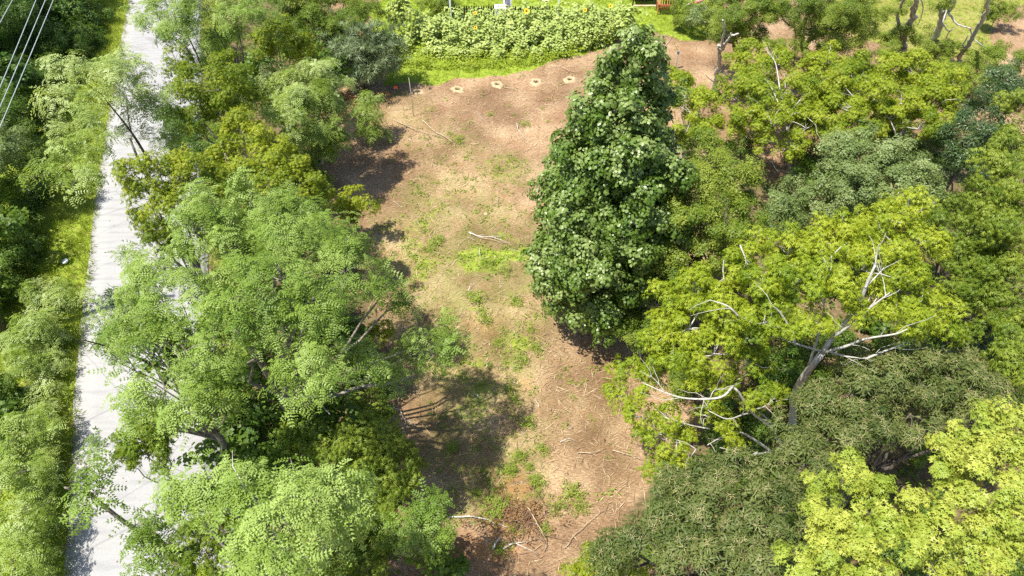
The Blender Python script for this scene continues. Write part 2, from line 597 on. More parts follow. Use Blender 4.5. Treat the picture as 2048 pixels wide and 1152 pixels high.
def tree(name, label, cat, sp, blobs, base=None, r=.12, group=None, dens=1.0, tint=.5, poly=(), limbs=True, lift=.45, straight=False, twig=4, ps=1.0, main=False):
    """blobs: (px, py, height, radius in px[, tint shift]) as seen in the photograph, built at their own distance and size."""
    s = SPECIES[sp]
    bw = []
    for b in blobs:
        c = P(b[0], b[1], b[2])
        bw.append((c, b[3] * depth(c) / F, b[4] if len(b) > 4 else 0.0))
    cm = np.average([b[0] for b in bw], axis=0, weights=[b[1] ** 2 for b in bw])
    bp = P(*base) if base is not None else np.array([cm[0] + rng.normal(0, .15), cm[1] + rng.normal(0, .15), 0])
    bp[2] = 0
    root = empty(name, bp)
    tag(root, label, cat, group)
    V, t, m, targets = crown_quads(sp, bw, dens, tint)
    mats = [s['mat']] + ([M_TASSEL] if s.get('tassel') else [])
    cr = link('crown', quads_mesh('crown', V, t, mats, m, bp), root)
    cr['kind'] = 'stuff'
    # trunk
    topz = max(cm[2] * (.98 if straight else .8), .3)
    top = np.array([bp[0] + (cm[0] - bp[0]) * .75, bp[1] + (cm[1] - bp[1]) * .75, topz])
    tp = bend(bp - np.array([0, 0, .15]), top, 8, .02 if straight else .06, .02)
    tr = MB()
    if main:  # the trunk as it can be seen
        tp = smooth_path([P(*q) for q in poly[0][0]])[np.linspace(0, 4 * (len(poly[0][0]) - 1), 8).round().astype(int)]
        tp[0] = [bp[0], bp[1], -.15]
        topz = tp[-1][2]
    rr = np.linspace(poly[0][1] * ps, poly[0][2] * ps, 8) if main else np.linspace(r, r * .35, 8)
    rr[0] *= 1.35
    tr.tube(tp, rr, 8)
    tr.build('trunk', s['bark'], root)
    tw = MB()
    for (c, cen), (bc, R, _) in zip(targets, bw):
        f = np.clip((bc[2] / max(topz, .1)) * lift + rnd(-.08, .08), .2, .97)
        a = np.array([np.interp(f, np.linspace(0, 1, 8), tp[:, k]) for k in range(3)])
        ra = r * (1 - .65 * f) * .55
        if limbs:
            lb = MB()
            lp = bend(a, bc + np.array([0, 0, R * .1]), 7, .1, .05)
            lb.tube(lp, np.linspace(ra, max(ra * .3, .008), 7), 6)
            lb.build('limb', s['bark'], root)
        if s.get('tw'):
            for q in cen[:twig + 3]:
                tw.tube(bend(bc - [0, 0, R * .2], bc + (q - bc) * 1.22, 5, .14, .07), np.linspace(s['tw'], .006, 5), 4, cap=False)
        else:
            for q in cen[:twig]:
                tw.tube(bend(bc, bc + (q - bc) * 1.1, 4, .12, .06), np.linspace(max(ra * .35, .013), .006, 4), 4, cap=False)
    if twig:
        t_ = tw.build('twigs', s['bark'], root)
        t_['kind'] = 'stuff'
    for pl in (poly[1:] if main else poly):
        lb = MB()
        pts = np.array([P(*q) for q in pl[0]])
        sm = smooth_path(pts)
        for k_ in range(random.choice((2, 3, 4)) if len(pts) > 2 else 1):
            q = random.randrange(len(sm) // 3, len(sm))
            tg = sm[q] - sm[max(q - 2, 0)]
            tg = tg / (np.linalg.norm(tg) + 1e-6)
            dv = tg * .8 + rng.normal(size=3) * .55 + [0, 0, .15]
            L = rnd(.35, 1.0)
            lb.tube(bend(sm[q], sm[q] + dv / np.linalg.norm(dv) * L, 5, .12, .06), np.linspace(max(pl[2] * ps * .8, .009), .004, 5), 4, cap=False)
        lb.tube(smooth_path(pts), np.linspace(pl[1] * ps, pl[2] * ps, len(smooth_path(pts))), 7)
        lb.build('limb', s['bark'] if len(pl) < 4 else pl[3], root)
    return root


def smooth_path(pts, k=4):
    """Catmull-Rom through the points."""
    pts = np.asarray(pts, float)
    e = np.concatenate([[2 * pts[0] - pts[1]], pts, [2 * pts[-1] - pts[-2]]])
    out = []
    for i in range(1, len(e) - 2):
        for t in np.linspace(0, 1, k, endpoint=False):
            p0, p1, p2, p3 = e[i - 1:i + 3]
            out.append(.5 * (2 * p1 + (p2 - p0) * t + (2 * p0 - 5 * p1 + 4 * p2 - p3) * t * t + (3 * p1 - p0 - 3 * p2 + p3) * t ** 3))
    out.append(pts[-1])
    return np.array(out)


# ------------------------------------------------------------------ ground, with what grows and lies on it
def poly_mask(px, py, poly):
    """1 inside the polygon."""
    poly = np.asarray(poly, float)
    ins = np.zeros(px.shape, bool)
    j = len(poly) - 1
    for i in range(len(poly)):
        xi, yi = poly[i]
        xj, yj = poly[j]
        c = ((yi > py) != (yj > py)) & (px < (xj - xi) * (py - yi) / (yj - yi + 1e-9) + xi)
        ins ^= c
        j = i
    return ins.astype(float)


def blob_mask(px, py, lst):
    m = np.zeros(px.shape)
    for (x, y, rx, ry_, a) in lst:
        m = np.maximum(m, a * np.clip(1.6 * (1 - ((px - x) / rx) ** 2 - ((py - y) / ry_) ** 2), 0, 1))
    return m


ROAD_L = np.array([(262, -60), (250, 40), (226, 180), (205, 300), (189, 400), (179, 500), (164, 640), (150, 780), (139, 950), (130, 1150), (127, 1300)], float)
ROADW = np.array([P(x, y) for x, y in ROAD_L])[:, :2]
ROAD_WIDTH = 4.5


def road_x(Y):
    """X of the road's left edge at Y, carried on straight beyond what is seen."""
    o = np.argsort(ROADW[:, 1])
    xs, ys = ROADW[o, 0], ROADW[o, 1]
    v = np.interp(Y, ys, xs)
    v = np.where(Y < ys[0], xs[0] + (Y - ys[0]) * (xs[1] - xs[0]) / (ys[1] - ys[0]), v)
    return np.where(Y > ys[-1], xs[-1] + (Y - ys[-1]) * (xs[-1] - xs[-2]) / (ys[-1] - ys[-2]), v)


LAWN = [(772, 170), (790, 130), (735, 70), (755, -200), (1430, -200), (1450, 55), (1405, 80), (1340, 66), (1290, 60), (1225, 92), (1170, 115), (1060, 147), (960, 158), (860, 170)]
PASTURE = [(1640, -200), (2400, -200), (2400, 20), (2010, 20), (1985, 60), (2000, 118), (1880, 110), (1760, 80), (1650, 60)]
WEEDS = [(900, 480, 190, 170, .55), (950, 650, 190, 170, .6), (960, 860, 170, 150, .45), (960, 540, 160, 130, .9), (900, 590, 100, 80, .8), (1000, 680, 120, 120, .8), (850, 440, 75, 110, .65), (960, 880, 120, 90, .55), (950, 790, 120, 60, .7), (1015, 350, 60, 45, .6),
         (900, 290, 110, 60, .3), (800, 220, 80, 40, .35), (960, 430, 60, 70, .35), (1060, 470, 70, 70, .45), (930, 950, 110, 70, .55), (1040, 930, 60, 50, .5), (1000, 1000, 120, 40, .55), (900, 520, 100, 50, .6),
         (1150, 830, 120, 160, .16), (1180, 950, 120, 90, .12), (1010, 740, 100, 60, .6), (880, 700, 80, 60, .5), (850, 780, 60, 30, .4)]
LEFT_WOOD = [(400, -100), (640, -60), (700, 160), (640, 290), (660, 450), (740, 600), (770, 760), (760, 880), (810, 1000), (800, 1200), (300, 1300), (290, 600)]
RIGHT_WOOD = [(1330, 300), (1420, 520), (1300, 640), (1330, 740), (1420, 860), (1330, 940), (1250, 1050), (1130, 1200), (2300, 1300), (2400, 280), (1900, 300), (1600, 380), (1480, 360)]
HOLES = [(690, 200), (765, 188), (840, 184), (917, 177), (993, 171), (1070, 164), (1142, 158)]


def masks(X, Y):
    px, py = to_px(X, Y)
    n1 = fbm(X, Y, 1.3, 11)
    n2 = fbm(X, Y, 3.1, 21)
    jx, jy = px + (n1 - .5) * 50, py + (n2 - .5) * 40
    lawn = poly_mask(jx, jy, LAWN)
    past = poly_mask(jx, jy, PASTURE)
    weeds = blob_mask(px + (n1 - .5) * 60, py + (n2 - .5) * 60, WEEDS)
    rx = road_x(Y)
    dl = rx - X
    verge = ((dl > -.16) & (dl < 3.0 + n2 * .8)).astype(float)
    vr = ((X - rx - ROAD_WIDTH > -.1) & (X - rx - ROAD_WIDTH < 1.2)).astype(float)
    bank = (dl >= 3.0 + n2 * .8).astype(float)
    wood = np.maximum(poly_mask(jx, jy, LEFT_WOOD), poly_mask(jx, jy, RIGHT_WOOD))
    return dict(px=px, py=py, lawn=lawn, past=past, weeds=weeds, verge=verge, vr=vr, bank=bank, wood=wood, n1=n1, n2=n2, road=((dl < 0) & (dl > -ROAD_WIDTH)).astype(float))


def build_ground():
    gs = .25
    xs = np.arange(-38, 38.01, gs)
    ys = np.arange(4, 62.01, gs)
    far = np.array([50, 70, 110, 200, 500, 1500.])
    xs = np.concatenate([-far[::-1], xs, far])
    ys = np.concatenate([np.array([-1500, -400, -120, -40, -15, -5]), ys, far + 22])
    X, Y = np.meshgrid(xs, ys)
    nx, ny = len(xs), len(ys)
    x, y = X.ravel(), Y.ravel()
    K = masks(x, y)
    inner = (abs(x) < 38) & (y > 4) & (y < 62)
    z = np.where(inner, (fbm(x, y, 2.2, 31) - .5) * .05 + (vnoise(x, y, .6, 35) - .5) * .03, 0)
    z = np.where(K['road'] + ((road_x(y) - x < .5) & (road_x(y) - x > -ROAD_WIDTH - .5)) > 0, -.04, z)
    z = np.where(z < -.04, -.04, z)
    green = np.clip(K['lawn'] + K['past'] * .75 + K['verge'] * .9 + K['vr'] * .7 + K['bank'] * .9 + K['weeds'] * np.clip((K['n1'] - .38) * 4, 0, 1), 0, 1)
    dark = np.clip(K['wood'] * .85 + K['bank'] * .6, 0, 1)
    orange = blob_mask(K['px'], K['py'], [(1030, 975, 40, 22, .8), (690, 200, 40, 22, .9), (765, 192, 30, 14, .7), (1040, 770, 0.1 + 30, 20, .3), (960, 660, 60, 30, .25), (1025, 1030, 70, 50, .55), (960, 1100, 90, 40, .5)])
    keep = np.ones((ny - 1, nx - 1), bool)
    extraV, extraF = [], []
    nb = nx * ny
    hole_c = []
    for (hx, hy) in HOLES:
        p = P(hx, hy)
        i, j = int(np.argmin(abs(xs - p[0]))), int(np.argmin(abs(ys - p[1])))
        hole_c.append((xs[i], ys[j]))
        keep[j - 2:j + 2, i - 2:i + 2] = False
        ring = [(i + a, j - 2) for a in range(-2, 2)] + [(i + 2, j + a) for a in range(-2, 2)] + [(i - a, j + 2) for a in range(-2, 2)] + [(i - 2, j - a) for a in range(-2, 2)]
        idx = [b * nx + a for a, b in ring]
        for q in idx:
            z[q] = 0
        st = nb + len(extraV)
        ang = [math.atan2(ys[b] - ys[j], xs[a] - xs[i]) for a, b in ring]
        for rr, zz in ((.30, 0.0), (.16, -.02), (.12, -.6)):
            extraV += [(xs[i] + rr * math.cos(t), ys[j] + rr * math.sin(t), zz) for t in ang]
        for q in range(16):
            q2 = (q + 1) % 16
            extraF.append((idx[q], idx[q2], st + q2, st + q))
            for l in range(2):
                extraF.append((st + 16 * l + q, st + 16 * l + q2, st + 16 * (l + 1) + q2, st + 16 * (l + 1) + q))
        for q in range(0, 14, 2):
            extraF.append((st + 32, st + 32 + q + 1, st + 32 + q + 2, st + 32 + min(q + 3, 15)))
    J, I = np.nonzero(keep)
    a = J * nx + I
    Q = np.stack([a, a + 1, a + nx + 1, a + nx], -1)
    V = np.stack([x, y, z], -1)
    V = np.concatenate([V, np.array(extraV)])
    pad = np.zeros(len(extraV))
    me = mesh_from('ground', V, np.concatenate([Q, np.array(extraF)]), [ground_mat()], None, None, True,
                   {'green': np.concatenate([green, pad]), 'wash': np.concatenate([np.clip(K['weeds'] * 1.2, 0, 1), pad]), 'dark': np.concatenate([dark, pad]), 'orange': np.concatenate([orange, pad])})
    o = link('ground', me)
    o['kind'] = 'structure'
    return hole_c


def ground_mat():
    m, n, out = base_mat('clearing_ground')
    L = n.links.new
    N = n.nodes.new
    tc = N('ShaderNodeTexCoord')

    def noise(scale, detail=6, stretch=None, dist=0.0):
        t = N('ShaderNodeTexNoise')
        t.inputs['Scale'].default_value = scale
        t.inputs['Detail'].default_value = detail
        t.inputs['Roughness'].default_value = .62
        t.inputs['Distortion'].default_value = dist
        if stretch:
            mp = N('ShaderNodeMapping')
            mp.inputs['Scale'].default_value = stretch[:3]
            mp.inputs['Rotation'].default_value = (0, 0, stretch[3])
            L(tc.outputs['Object'], mp.inputs['Vector'])
            L(mp.outputs[0], t.inputs['Vector'])
        else:
            L(tc.outputs['Object'], t.inputs['Vector'])
        return t.outputs['Fac']

    def mix(f, a, b, mode='MIX'):
        x = N('ShaderNodeMix')
        x.data_type = 'RGBA'
        x.blend_type = mode
        for s, v in (('Factor', f), ('A', a), ('B', b)):
            if isinstance(v, (int, float)):
                x.inputs[s].default_value = v
            elif isinstance(v, tuple):
                x.inputs[s].default_value = (*v, 1)
            else:
                L(v, x.inputs[s])
        return x.outputs['Result']

    def attr(nm):
        a = N('ShaderNodeAttribute')
        a.attribute_name = nm
        return a.outputs['Fac']

    def rmp(f, stops):
        r = ramp(n, stops)
        L(f, r.inputs['Fac'])
        return r.outputs['Color']

    straw = rmp(noise(.55, 5), [(.3, (.200, .128, .076)), (.5, (.282, .194, .122)), (.68, (.365, .272, .180))])
    fine = rmp(noise(9, 8, (1, 3.2, 1, .7)), [(.30, (.42, .36, .32)), (.5, (.95, .93, .9)), (.66, (1.45, 1.42, 1.35))])
    fine2 = rmp(noise(14, 6, (3.6, 1, 1, .25)), [(.34, (.55, .5, .45)), (.55, (1.0, 1.0, 1.0)), (.7, (1.3, 1.3, 1.25))])
    c = mix(1.0, straw, fine, 'MULTIPLY')
    c = mix(.8, c, fine2, 'MULTIPLY')
    reds = rmp(noise(.9, 4), [(.5, (0, 0, 0)), (.66, (1, 1, 1))])
    c = mix(mix(1.0, reds, (.30, .30, .30), 'MULTIPLY'), c, (.235, .125, .068))
    org = mix(1.0, attr('orange'), rmp(noise(3, 5), [(.35, (0, 0, 0)), (.6, (1, 1, 1))]), 'MULTIPLY')
    c = mix(org, c, (.42, .19, .065))
    wash = mix(1.0, attr('wash'), rmp(noise(.7, 5), [(.3, (.12, .12, .12)), (.62, (1, 1, 1))]), 'MULTIPLY')
    c = mix(mix(1.0, wash, (.52, .52, .52), 'MULTIPLY'), c, (.160, .200, .045))
    worn = rmp(noise(.28, 4), [(.40, (.72, .70, .68)), (.60, (1.06, 1.05, 1.03))])
    c = mix(1.0, c, worn, 'MULTIPLY')
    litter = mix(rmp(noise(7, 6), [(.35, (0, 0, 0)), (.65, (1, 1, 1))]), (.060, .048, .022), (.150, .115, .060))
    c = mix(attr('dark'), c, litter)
    gcol = mix(rmp(noise(5, 8), [(.32, (0, 0, 0)), (.66, (1, 1, 1))]), (.115, .175, .012), (.240, .290, .040))
    gm = rmp(mix(.5, attr('green'), noise(4, 7), 'MIX'), [(.52, (0, 0, 0)), (.70, (1, 1, 1))])
    c = mix(gm, c, gcol)
    pb = N('ShaderNodeBsdfPrincipled')
    pb.inputs['Roughness'].default_value = .95
    pb.inputs['Specular IOR Level'].default_value = .1
    L(c, pb.inputs['Base Color'])
    b = N('ShaderNodeBump')
    b.inputs['Strength'].default_value = .7
    b.inputs['Distance'].default_value = .04
    L(noise(11, 8, (1, 2.5, 1, .7)), b.inputs['Height'])
    L(b.outputs[0], pb.inputs['Normal'])
    L(pb.outputs[0], out.inputs['Surface'])
    return m


hole_centres = build_ground()


def build_road():
    m, n, out = base_mat('worn_concrete')
    L, N = n.links.new, n.nodes.new
    tc = N('ShaderNodeTexCoord')
    t1 = N('ShaderNodeTexNoise')
    t1.inputs['Scale'].default_value = 38
    t1.inputs['Detail'].default_value = 6
    L(tc.outputs['Object'], t1.inputs['Vector'])
    mp = N('ShaderNodeMapping')
    mp.inputs['Scale'].default_value = (.5, 3.2, 1)
    L(tc.outputs['Object'], mp.inputs['Vector'])
    t2 = N('ShaderNodeTexNoise')
    t2.inputs['Scale'].default_value = 1.6
    t2.inputs['Detail'].default_value = 6
    L(mp.outputs[0], t2.inputs['Vector'])
    r1 = ramp(n, [(.35, (.235, .232, .232)), (.65, (.290, .288, .288))])
    L(t1.outputs['Fac'], r1.inputs['Fac'])
    r2 = ramp(n, [(.34, (.86, .86, .87)), (.52, (1, 1, 1))])
    L(t2.outputs['Fac'], r2.inputs['Fac'])
    vo = N('ShaderNodeTexVoronoi')
    vo.feature = 'DISTANCE_TO_EDGE'
    vo.inputs['Scale'].default_value = .42
    L(tc.outputs['Object'], vo.inputs['Vector'])
    r3 = ramp(n, [(.004, (.72, .72, .72)), (.012, (1, 1, 1))])
    L(vo.outputs['Distance'], r3.inputs['Fac'])
    x = N('ShaderNodeMix')
    x.data_type = 'RGBA'
    x.blend_type = 'MULTIPLY'
    x.inputs['Factor'].default_value = 1
    L(r1.outputs['Color'], x.inputs['A'])
    L(r2.outputs['Color'], x.inputs['B'])
    y = N('ShaderNodeMix')
    y.data_type = 'RGBA'
    y.blend_type = 'MULTIPLY'
    y.inputs['Factor'].default_value = .7
    L(x.outputs['Result'], y.inputs['A'])
    L(r3.outputs['Color'], y.inputs['B'])
    pb = N('ShaderNodeBsdfPrincipled')
    pb.inputs['Roughness'].default_value = .85
    L(y.outputs['Result'], pb.inputs['Base Color'])
    b = N('ShaderNodeBump')
    b.inputs['Strength'].default_value = .3
    b.inputs['Distance'].default_value = .01
    L(t1.outputs['Fac'], b.inputs['Height'])
    L(b.outputs[0], pb.inputs['Normal'])
    L(pb.outputs[0], out.inputs['Surface'])
    ys = np.concatenate([np.array([-300, -60, -15, 0]), np.arange(4, 62, .35), np.array([80, 140, 400])])
    xl = road_x(ys) + (vnoise(ys, ys * 0, .8, 3) - .5) * .10
    cols = np.linspace(0, ROAD_WIDTH, 7)
    xr = (vnoise(ys, ys * 0 + 9, .8, 4) - .5) * .12
    V = []
    for a, y0, e in zip(xl, ys, xr):
        for c in cols:
            V.append((a + c + e * (c / ROAD_WIDTH), y0, .012 + .03 * (1 - ((c / ROAD_WIDTH) * 2 - 1) ** 2)))
        V += [(a + ROAD_WIDTH + e + .03, y0, -.1), (a - .03, y0, -.1)]
    k = len(cols) + 2
    Q = []
    for i in range(len(ys) - 1):
        for c in range(len(cols) - 1):
            Q.append((i * k + c, i * k + c + 1, (i + 1) * k + c + 1, (i + 1) * k + c))
        c = len(cols) - 1
        Q.append((i * k + c, i * k + c + 1, (i + 1) * k + c + 1, (i + 1) * k + c))
        Q.append((i * k + k - 1, i * k, (i + 1) * k, (i + 1) * k + k - 1))
    o = link('road', mesh_from('road', np.array(V), np.array(Q), [m], None, None, True))
    o['kind'] = 'structure'


build_road()


def scatter(n, x0, x1, y0, y1, dens):
    """n tries over the rectangle, thinned by dens(masks)."""
    X, Y = rng.uniform(x0, x1, n), rng.uniform(y0, y1, n)
    K = masks(X, Y)
    in_view = (K['px'] > -60) & (K['px'] < 2110) & (K['py'] > -60) & (K['py'] < 1230)
    ok = in_view & (rng.random(n) < dens(K))
    return X[ok], Y[ok]


def tuft_templates(nb, hgt, wid, spread, lean):
    out = []
    for _ in range(8):
        q = []
        for i in range(nb):
            a = rnd(0, 6.28)
            p = ry(a) * spread * math.sqrt(random.random())
            d = ry(a + rnd(-.8, .8)) * lean * rnd(.3, 1.2) + np.array([0, 0, 1])
            q.append((leaf_tri(p, d, ry(a + 1.57), hgt * rnd(.5, 1.2), wid, .15), rnd(0, .35)))
        out.append(q)
    return np.array([[x[0] for x in q] for q in out]), np.array([[x[1] for x in q] for q in out]), 1.0


SPR['tuft'] = tuft_templates(9, .16, .022, .12, .7)
SPR['tall'] = tuft_templates(10, .38, .030, .18, .6)
SPR['weed'] = make_templates(lambda: spray_simple(8, .10, .055, .13, .25))


def carpet(name, kind, X, Y, mat, size=(.7, 1.3), tint=.5, z=0.0, tilt=.12):
    pos = np.stack([X, Y, np.full(len(X), z)], -1)
    nr = np.tile([0, 0, 1.0], (len(X), 1)) + rng.normal(size=(len(X), 3)) * tilt
    ti = np.clip(tint + (fbm(X, Y, 1.6, 77) - .5) * .9 + rng.normal(0, .12, len(X)), 0, 1)
    V, t = place_sprays(kind, pos, nr, rng.uniform(*size, len(X)), ti)
    o = link(name, quads_mesh(name, V, t, [mat]))
    o['kind'] = 'stuff'
    return o


# ---- grass and weeds
X, Y = scatter(60000, -13, 16, 26, 56, lambda K: K['lawn'] * .42)
carpet('lawn_grass', 'tuft', X, Y, M_GRASS, (.7, 1.4))
X, Y = scatter(30000, 14, 38, 28, 50, lambda K: K['past'] * .30)
carpet('pasture_grass', 'tuft', X, Y, M_VERGE, (.6, 1.2), .55)
X, Y = scatter(60000, -30, -7, 5, 56, lambda K: K['verge'] * .85 + K['vr'] * .5)
carpet('verge_grass', 'tall', X, Y, M_VERGE, (.45, 1.0), .5)
X, Y = scatter(70000, -12, 22, 7, 46, lambda K: np.clip(K['weeds'] * 1.1 * np.clip((K['n1'] - .40) * 5, .03, 1), 0, 1) * .30 * (1 - K['lawn']) + .010 * (1 - K['wood']) * (1 - K['lawn']))
X2 = road_x(Y)
ok = X > X2 + ROAD_WIDTH + .3
carpet('ground_weeds', 'weed', X[ok], Y[ok], M_WEED, (.5, 1.35), .5, .02)
X, Y = scatter(14000, -24, 24, 6, 46, lambda K: K['wood'] * .75)
ok = X > road_x(Y) + ROAD_WIDTH + .2
carpet('woodland_undergrowth', 'weed', X[ok], Y[ok], M_BANK, (.9, 2.2), .45, .06)


X, Y = scatter(120000, -12, 22, 7, 46, lambda K: np.clip(K['weeds'] * np.clip((fbm(K['n1'] * 0 + K['px'] / 40, K['py'] / 40, 1.0, 51) - .36) * 4, 0, 1), 0, 1) * .42 * (1 - K['lawn']))
ok = X > road_x(Y) + ROAD_WIDTH + .3
carpet('clearing_grass', 'tuft', X[ok], Y[ok], M_GRASS, (.35, .8), .55, .01, .5)

X, Y = scatter(5000, -22, -6, 5, 50, lambda K: K['road'] * .22 * np.clip(.25 + 2.2 * np.abs((K['n1'] - .5)), 0, 1))
pos = np.stack([X, Y, np.full(len(X), .052)], -1)
T_ = np.array([leaf_tri((0, 0, 0), (1, .1, .15), (0, 1, 0), .07, .035)])
V = np.concatenate([(T_[0] @ frames(np.array([[rnd(-.2, .2), rnd(-.2, .2), 1.0]]))[0].T + p_)[None] for p_ in pos])
o = link('road_litter', quads_mesh('road_litter', V, rng.random(len(V)), [M_STRAW]))
o['kind'] = 'stuff'

# ---- cut straw and chips
def straw():
    X, Y = scatter(90000, -11, 22, 7, 46, lambda K: np.clip(1 - K['lawn'] - K['past'] * .8 - K['road'] - K['bank'] - K['verge'], 0, 1) * (.30 + .35 * (K['n2'] > .5)) * (1 - .6 * K['wood']))
    ok = X > road_x(Y) + ROAD_WIDTH + .3
    X, Y = X[ok], Y[ok]
    n = len(X)
    a = rng.normal(.9, .9, n)
    L = rng.uniform(.08, .38, n) * rng.choice([1, 1, 1, 1.8], n)
    W = rng.uniform(.007, .02, n)
    z = rng.uniform(.02, .055, n)
    d = np.stack([np.cos(a), np.sin(a), rng.normal(0, .08, n)], -1)
    s = np.stack([-np.sin(a), np.cos(a), rng.normal(0, .25, n)], -1)
    p = np.stack([X, Y, z], -1)
    V = np.stack([p - d * L[:, None] / 2, p + s * W[:, None] / 2, p + d * L[:, None] / 2, p - s * W[:, None] / 2], 1)
    t = np.clip(rng.beta(2, 1.6, n), 0, 1)
    o = link('cut_straw', quads_mesh('cut_straw', V, t, [M_STRAW]))
    o['kind'] = 'stuff'


straw()

# ---- the row of dug planting holes
M_SAND = solid('dug_sand', (.28, .205, .12), (.42, .33, .205), 14, .95, .1, bump=.5)
M_CLAY = solid('dug_clay', (.36, .16, .055), (.55, .30, .12), 12, .95, .1, bump=.5)
M_HOLE = solid('hole_wall_soil', (.10, .055, .03), (.20, .115, .06), 14, .95, .1)
HOLE_LABEL = ['orange clay hole in the shade of the trees, first of the row', 'orange rimmed hole beside the little orange flag', 'small round pale rimmed hole next to the tall thin stake',
              'planting hole with scattered pale spoil, between the stake and the middle of the row', 'pale ringed hole with a stick lying just below it',
              'largest pale spoil ring with dark hole, below the sunflower field', 'pale ringed hole partly hidden by the tall glossy tree']
for i, (hx, hy) in enumerate(hole_centres):
    root = empty('planting_hole', (hx, hy, 0))
    tag(root, HOLE_LABEL[i], 'hole', 'planting holes dug in a row along the lawn')
    mat = M_CLAY if i < 2 else M_SAND
    Ro = [.42, .36, .33, .35, .36, .38, .38][i]
    k = 28
    prof = [(.125, -.05), (.14, .035), (.21, .075), (.29, .05), (.36, .012), (.44, -.03)]
    V = []
    for rr, zz in prof:
        for j in range(k):
            t = 2 * math.pi * j / k
            sc = Ro / .40
            e = 1 + (.16 * math.sin(2 * t + i) + .12 * math.sin(5 * t + 2 * i) + rnd(-.04, .04)) * max(0, (rr - .14) / .3)
            V.append((rr * e * (sc if rr > .14 else 1) * math.cos(t), rr * e * (sc if rr > .14 else 1) * math.sin(t), zz + (rnd(-.012, .012) if zz > -.02 else 0)))
    Q = [(a * k + j, a * k + (j + 1) % k, (a + 1) * k + (j + 1) % k, (a + 1) * k + j) for a in range(len(prof) - 1) for j in range(k)]
    link('spoil_ring', mesh_from('spoil_ring', np.array(V), np.array(Q), [mat], None, None, True), root)
    V = [(rr * math.cos(2 * math.pi * j / k), rr * math.sin(2 * math.pi * j / k), zz) for rr, zz in ((.123, -.03), (.105, -.3), (.085, -.55), (.01, -.57)) for j in range(k)]
    Q = [(a * k + j, a * k + (j + 1) % k, (a + 1) * k + (j + 1) % k, (a + 1) * k + j) for a in range(3) for j in range(k)]
    link('hole_wall', mesh_from('hole_wall', np.array(V), np.array(Q), [M_HOLE], None, None, True), root)


# ------------------------------------------------------------------ sunflower field
def sunflowers():
    FIELD = [(800, 108), (900, 118), (1000, 122), (1120, 112), (1225, 92), (1262, 60), (1250, 44), (1000, 58), (835, 68)]
    n = 3700
    X, Y = rng.uniform(-12, 12, n), rng.uniform(30, 48, n)
    px, py = to_px(X, Y)
    ok = poly_mask(px, py, FIELD) > 0
    X, Y, py = X[ok], Y[ok], py[ok]
    Vs, ts = [], []
    fr = fbm(X, Y, 2.5, 91)
    hg = np.clip(1.15 + .9 * (fr - .4) + rng.normal(0, .15, len(X)), .5, 1.75) * np.clip((118 - py) / 22, .35, 1)
    for lev in np.linspace(.25, 1.0, 6):
        m = len(X)
        pos = np.stack([X + rng.normal(0, .06, m), Y + rng.normal(0, .06, m), hg * lev], -1)
        nr = np.tile([0, -.15, 1.0], (m, 1)) + rng.normal(size=(m, 3)) * .18
        V, t = place_sprays('big', pos, nr, rng.uniform(.55, .95, m) * (1.15 - .3 * lev), np.clip(.3 + .35 * lev + rng.normal(0, .15, m), 0, 1))
        Vs.append(V)
        ts.append(t)
    o = link('sunflower_leaves', quads_mesh('sunflower_leaves', np.concatenate(Vs), np.concatenate(ts), [M_SUNFL]))
    o['kind'] = 'stuff'
    st = MB()
    for x, y, h in zip(X, Y, hg):
        st.tube([(x, y, -.02), (x, y, h)], [.014, .009], 4, cap=False)
    o = st.build('sunflower_stems', M_SUNFL)
    o['kind'] = 'stuff'
    # weedy fringe in front of the tall rows
    X, Y = rng.uniform(-11, 9, 5200), rng.uniform(28, 40, 5200)
    px, py = to_px(X, Y)
    ok = poly_mask(px, py, [(795, 135), (900, 142), (1040, 136), (1170, 112), (1200, 92), (1000, 112), (800, 100)]) > 0
    X, Y = X[ok], Y[ok]
    pos = np.stack([X, Y, rng.uniform(.05, .40, len(X))], -1)
    V, t = place_sprays('simple', pos, np.tile([0, 0, 1.0], (len(X), 1)) + rng.normal(size=(len(X), 3)) * .3, rng.uniform(1.0, 1.9, len(X)), rng.uniform(.3, .9, len(X)))
    o = link('field_edge_weeds', quads_mesh('field_edge_weeds', V, t, [M_GRASS]))
    o['kind'] = 'stuff'


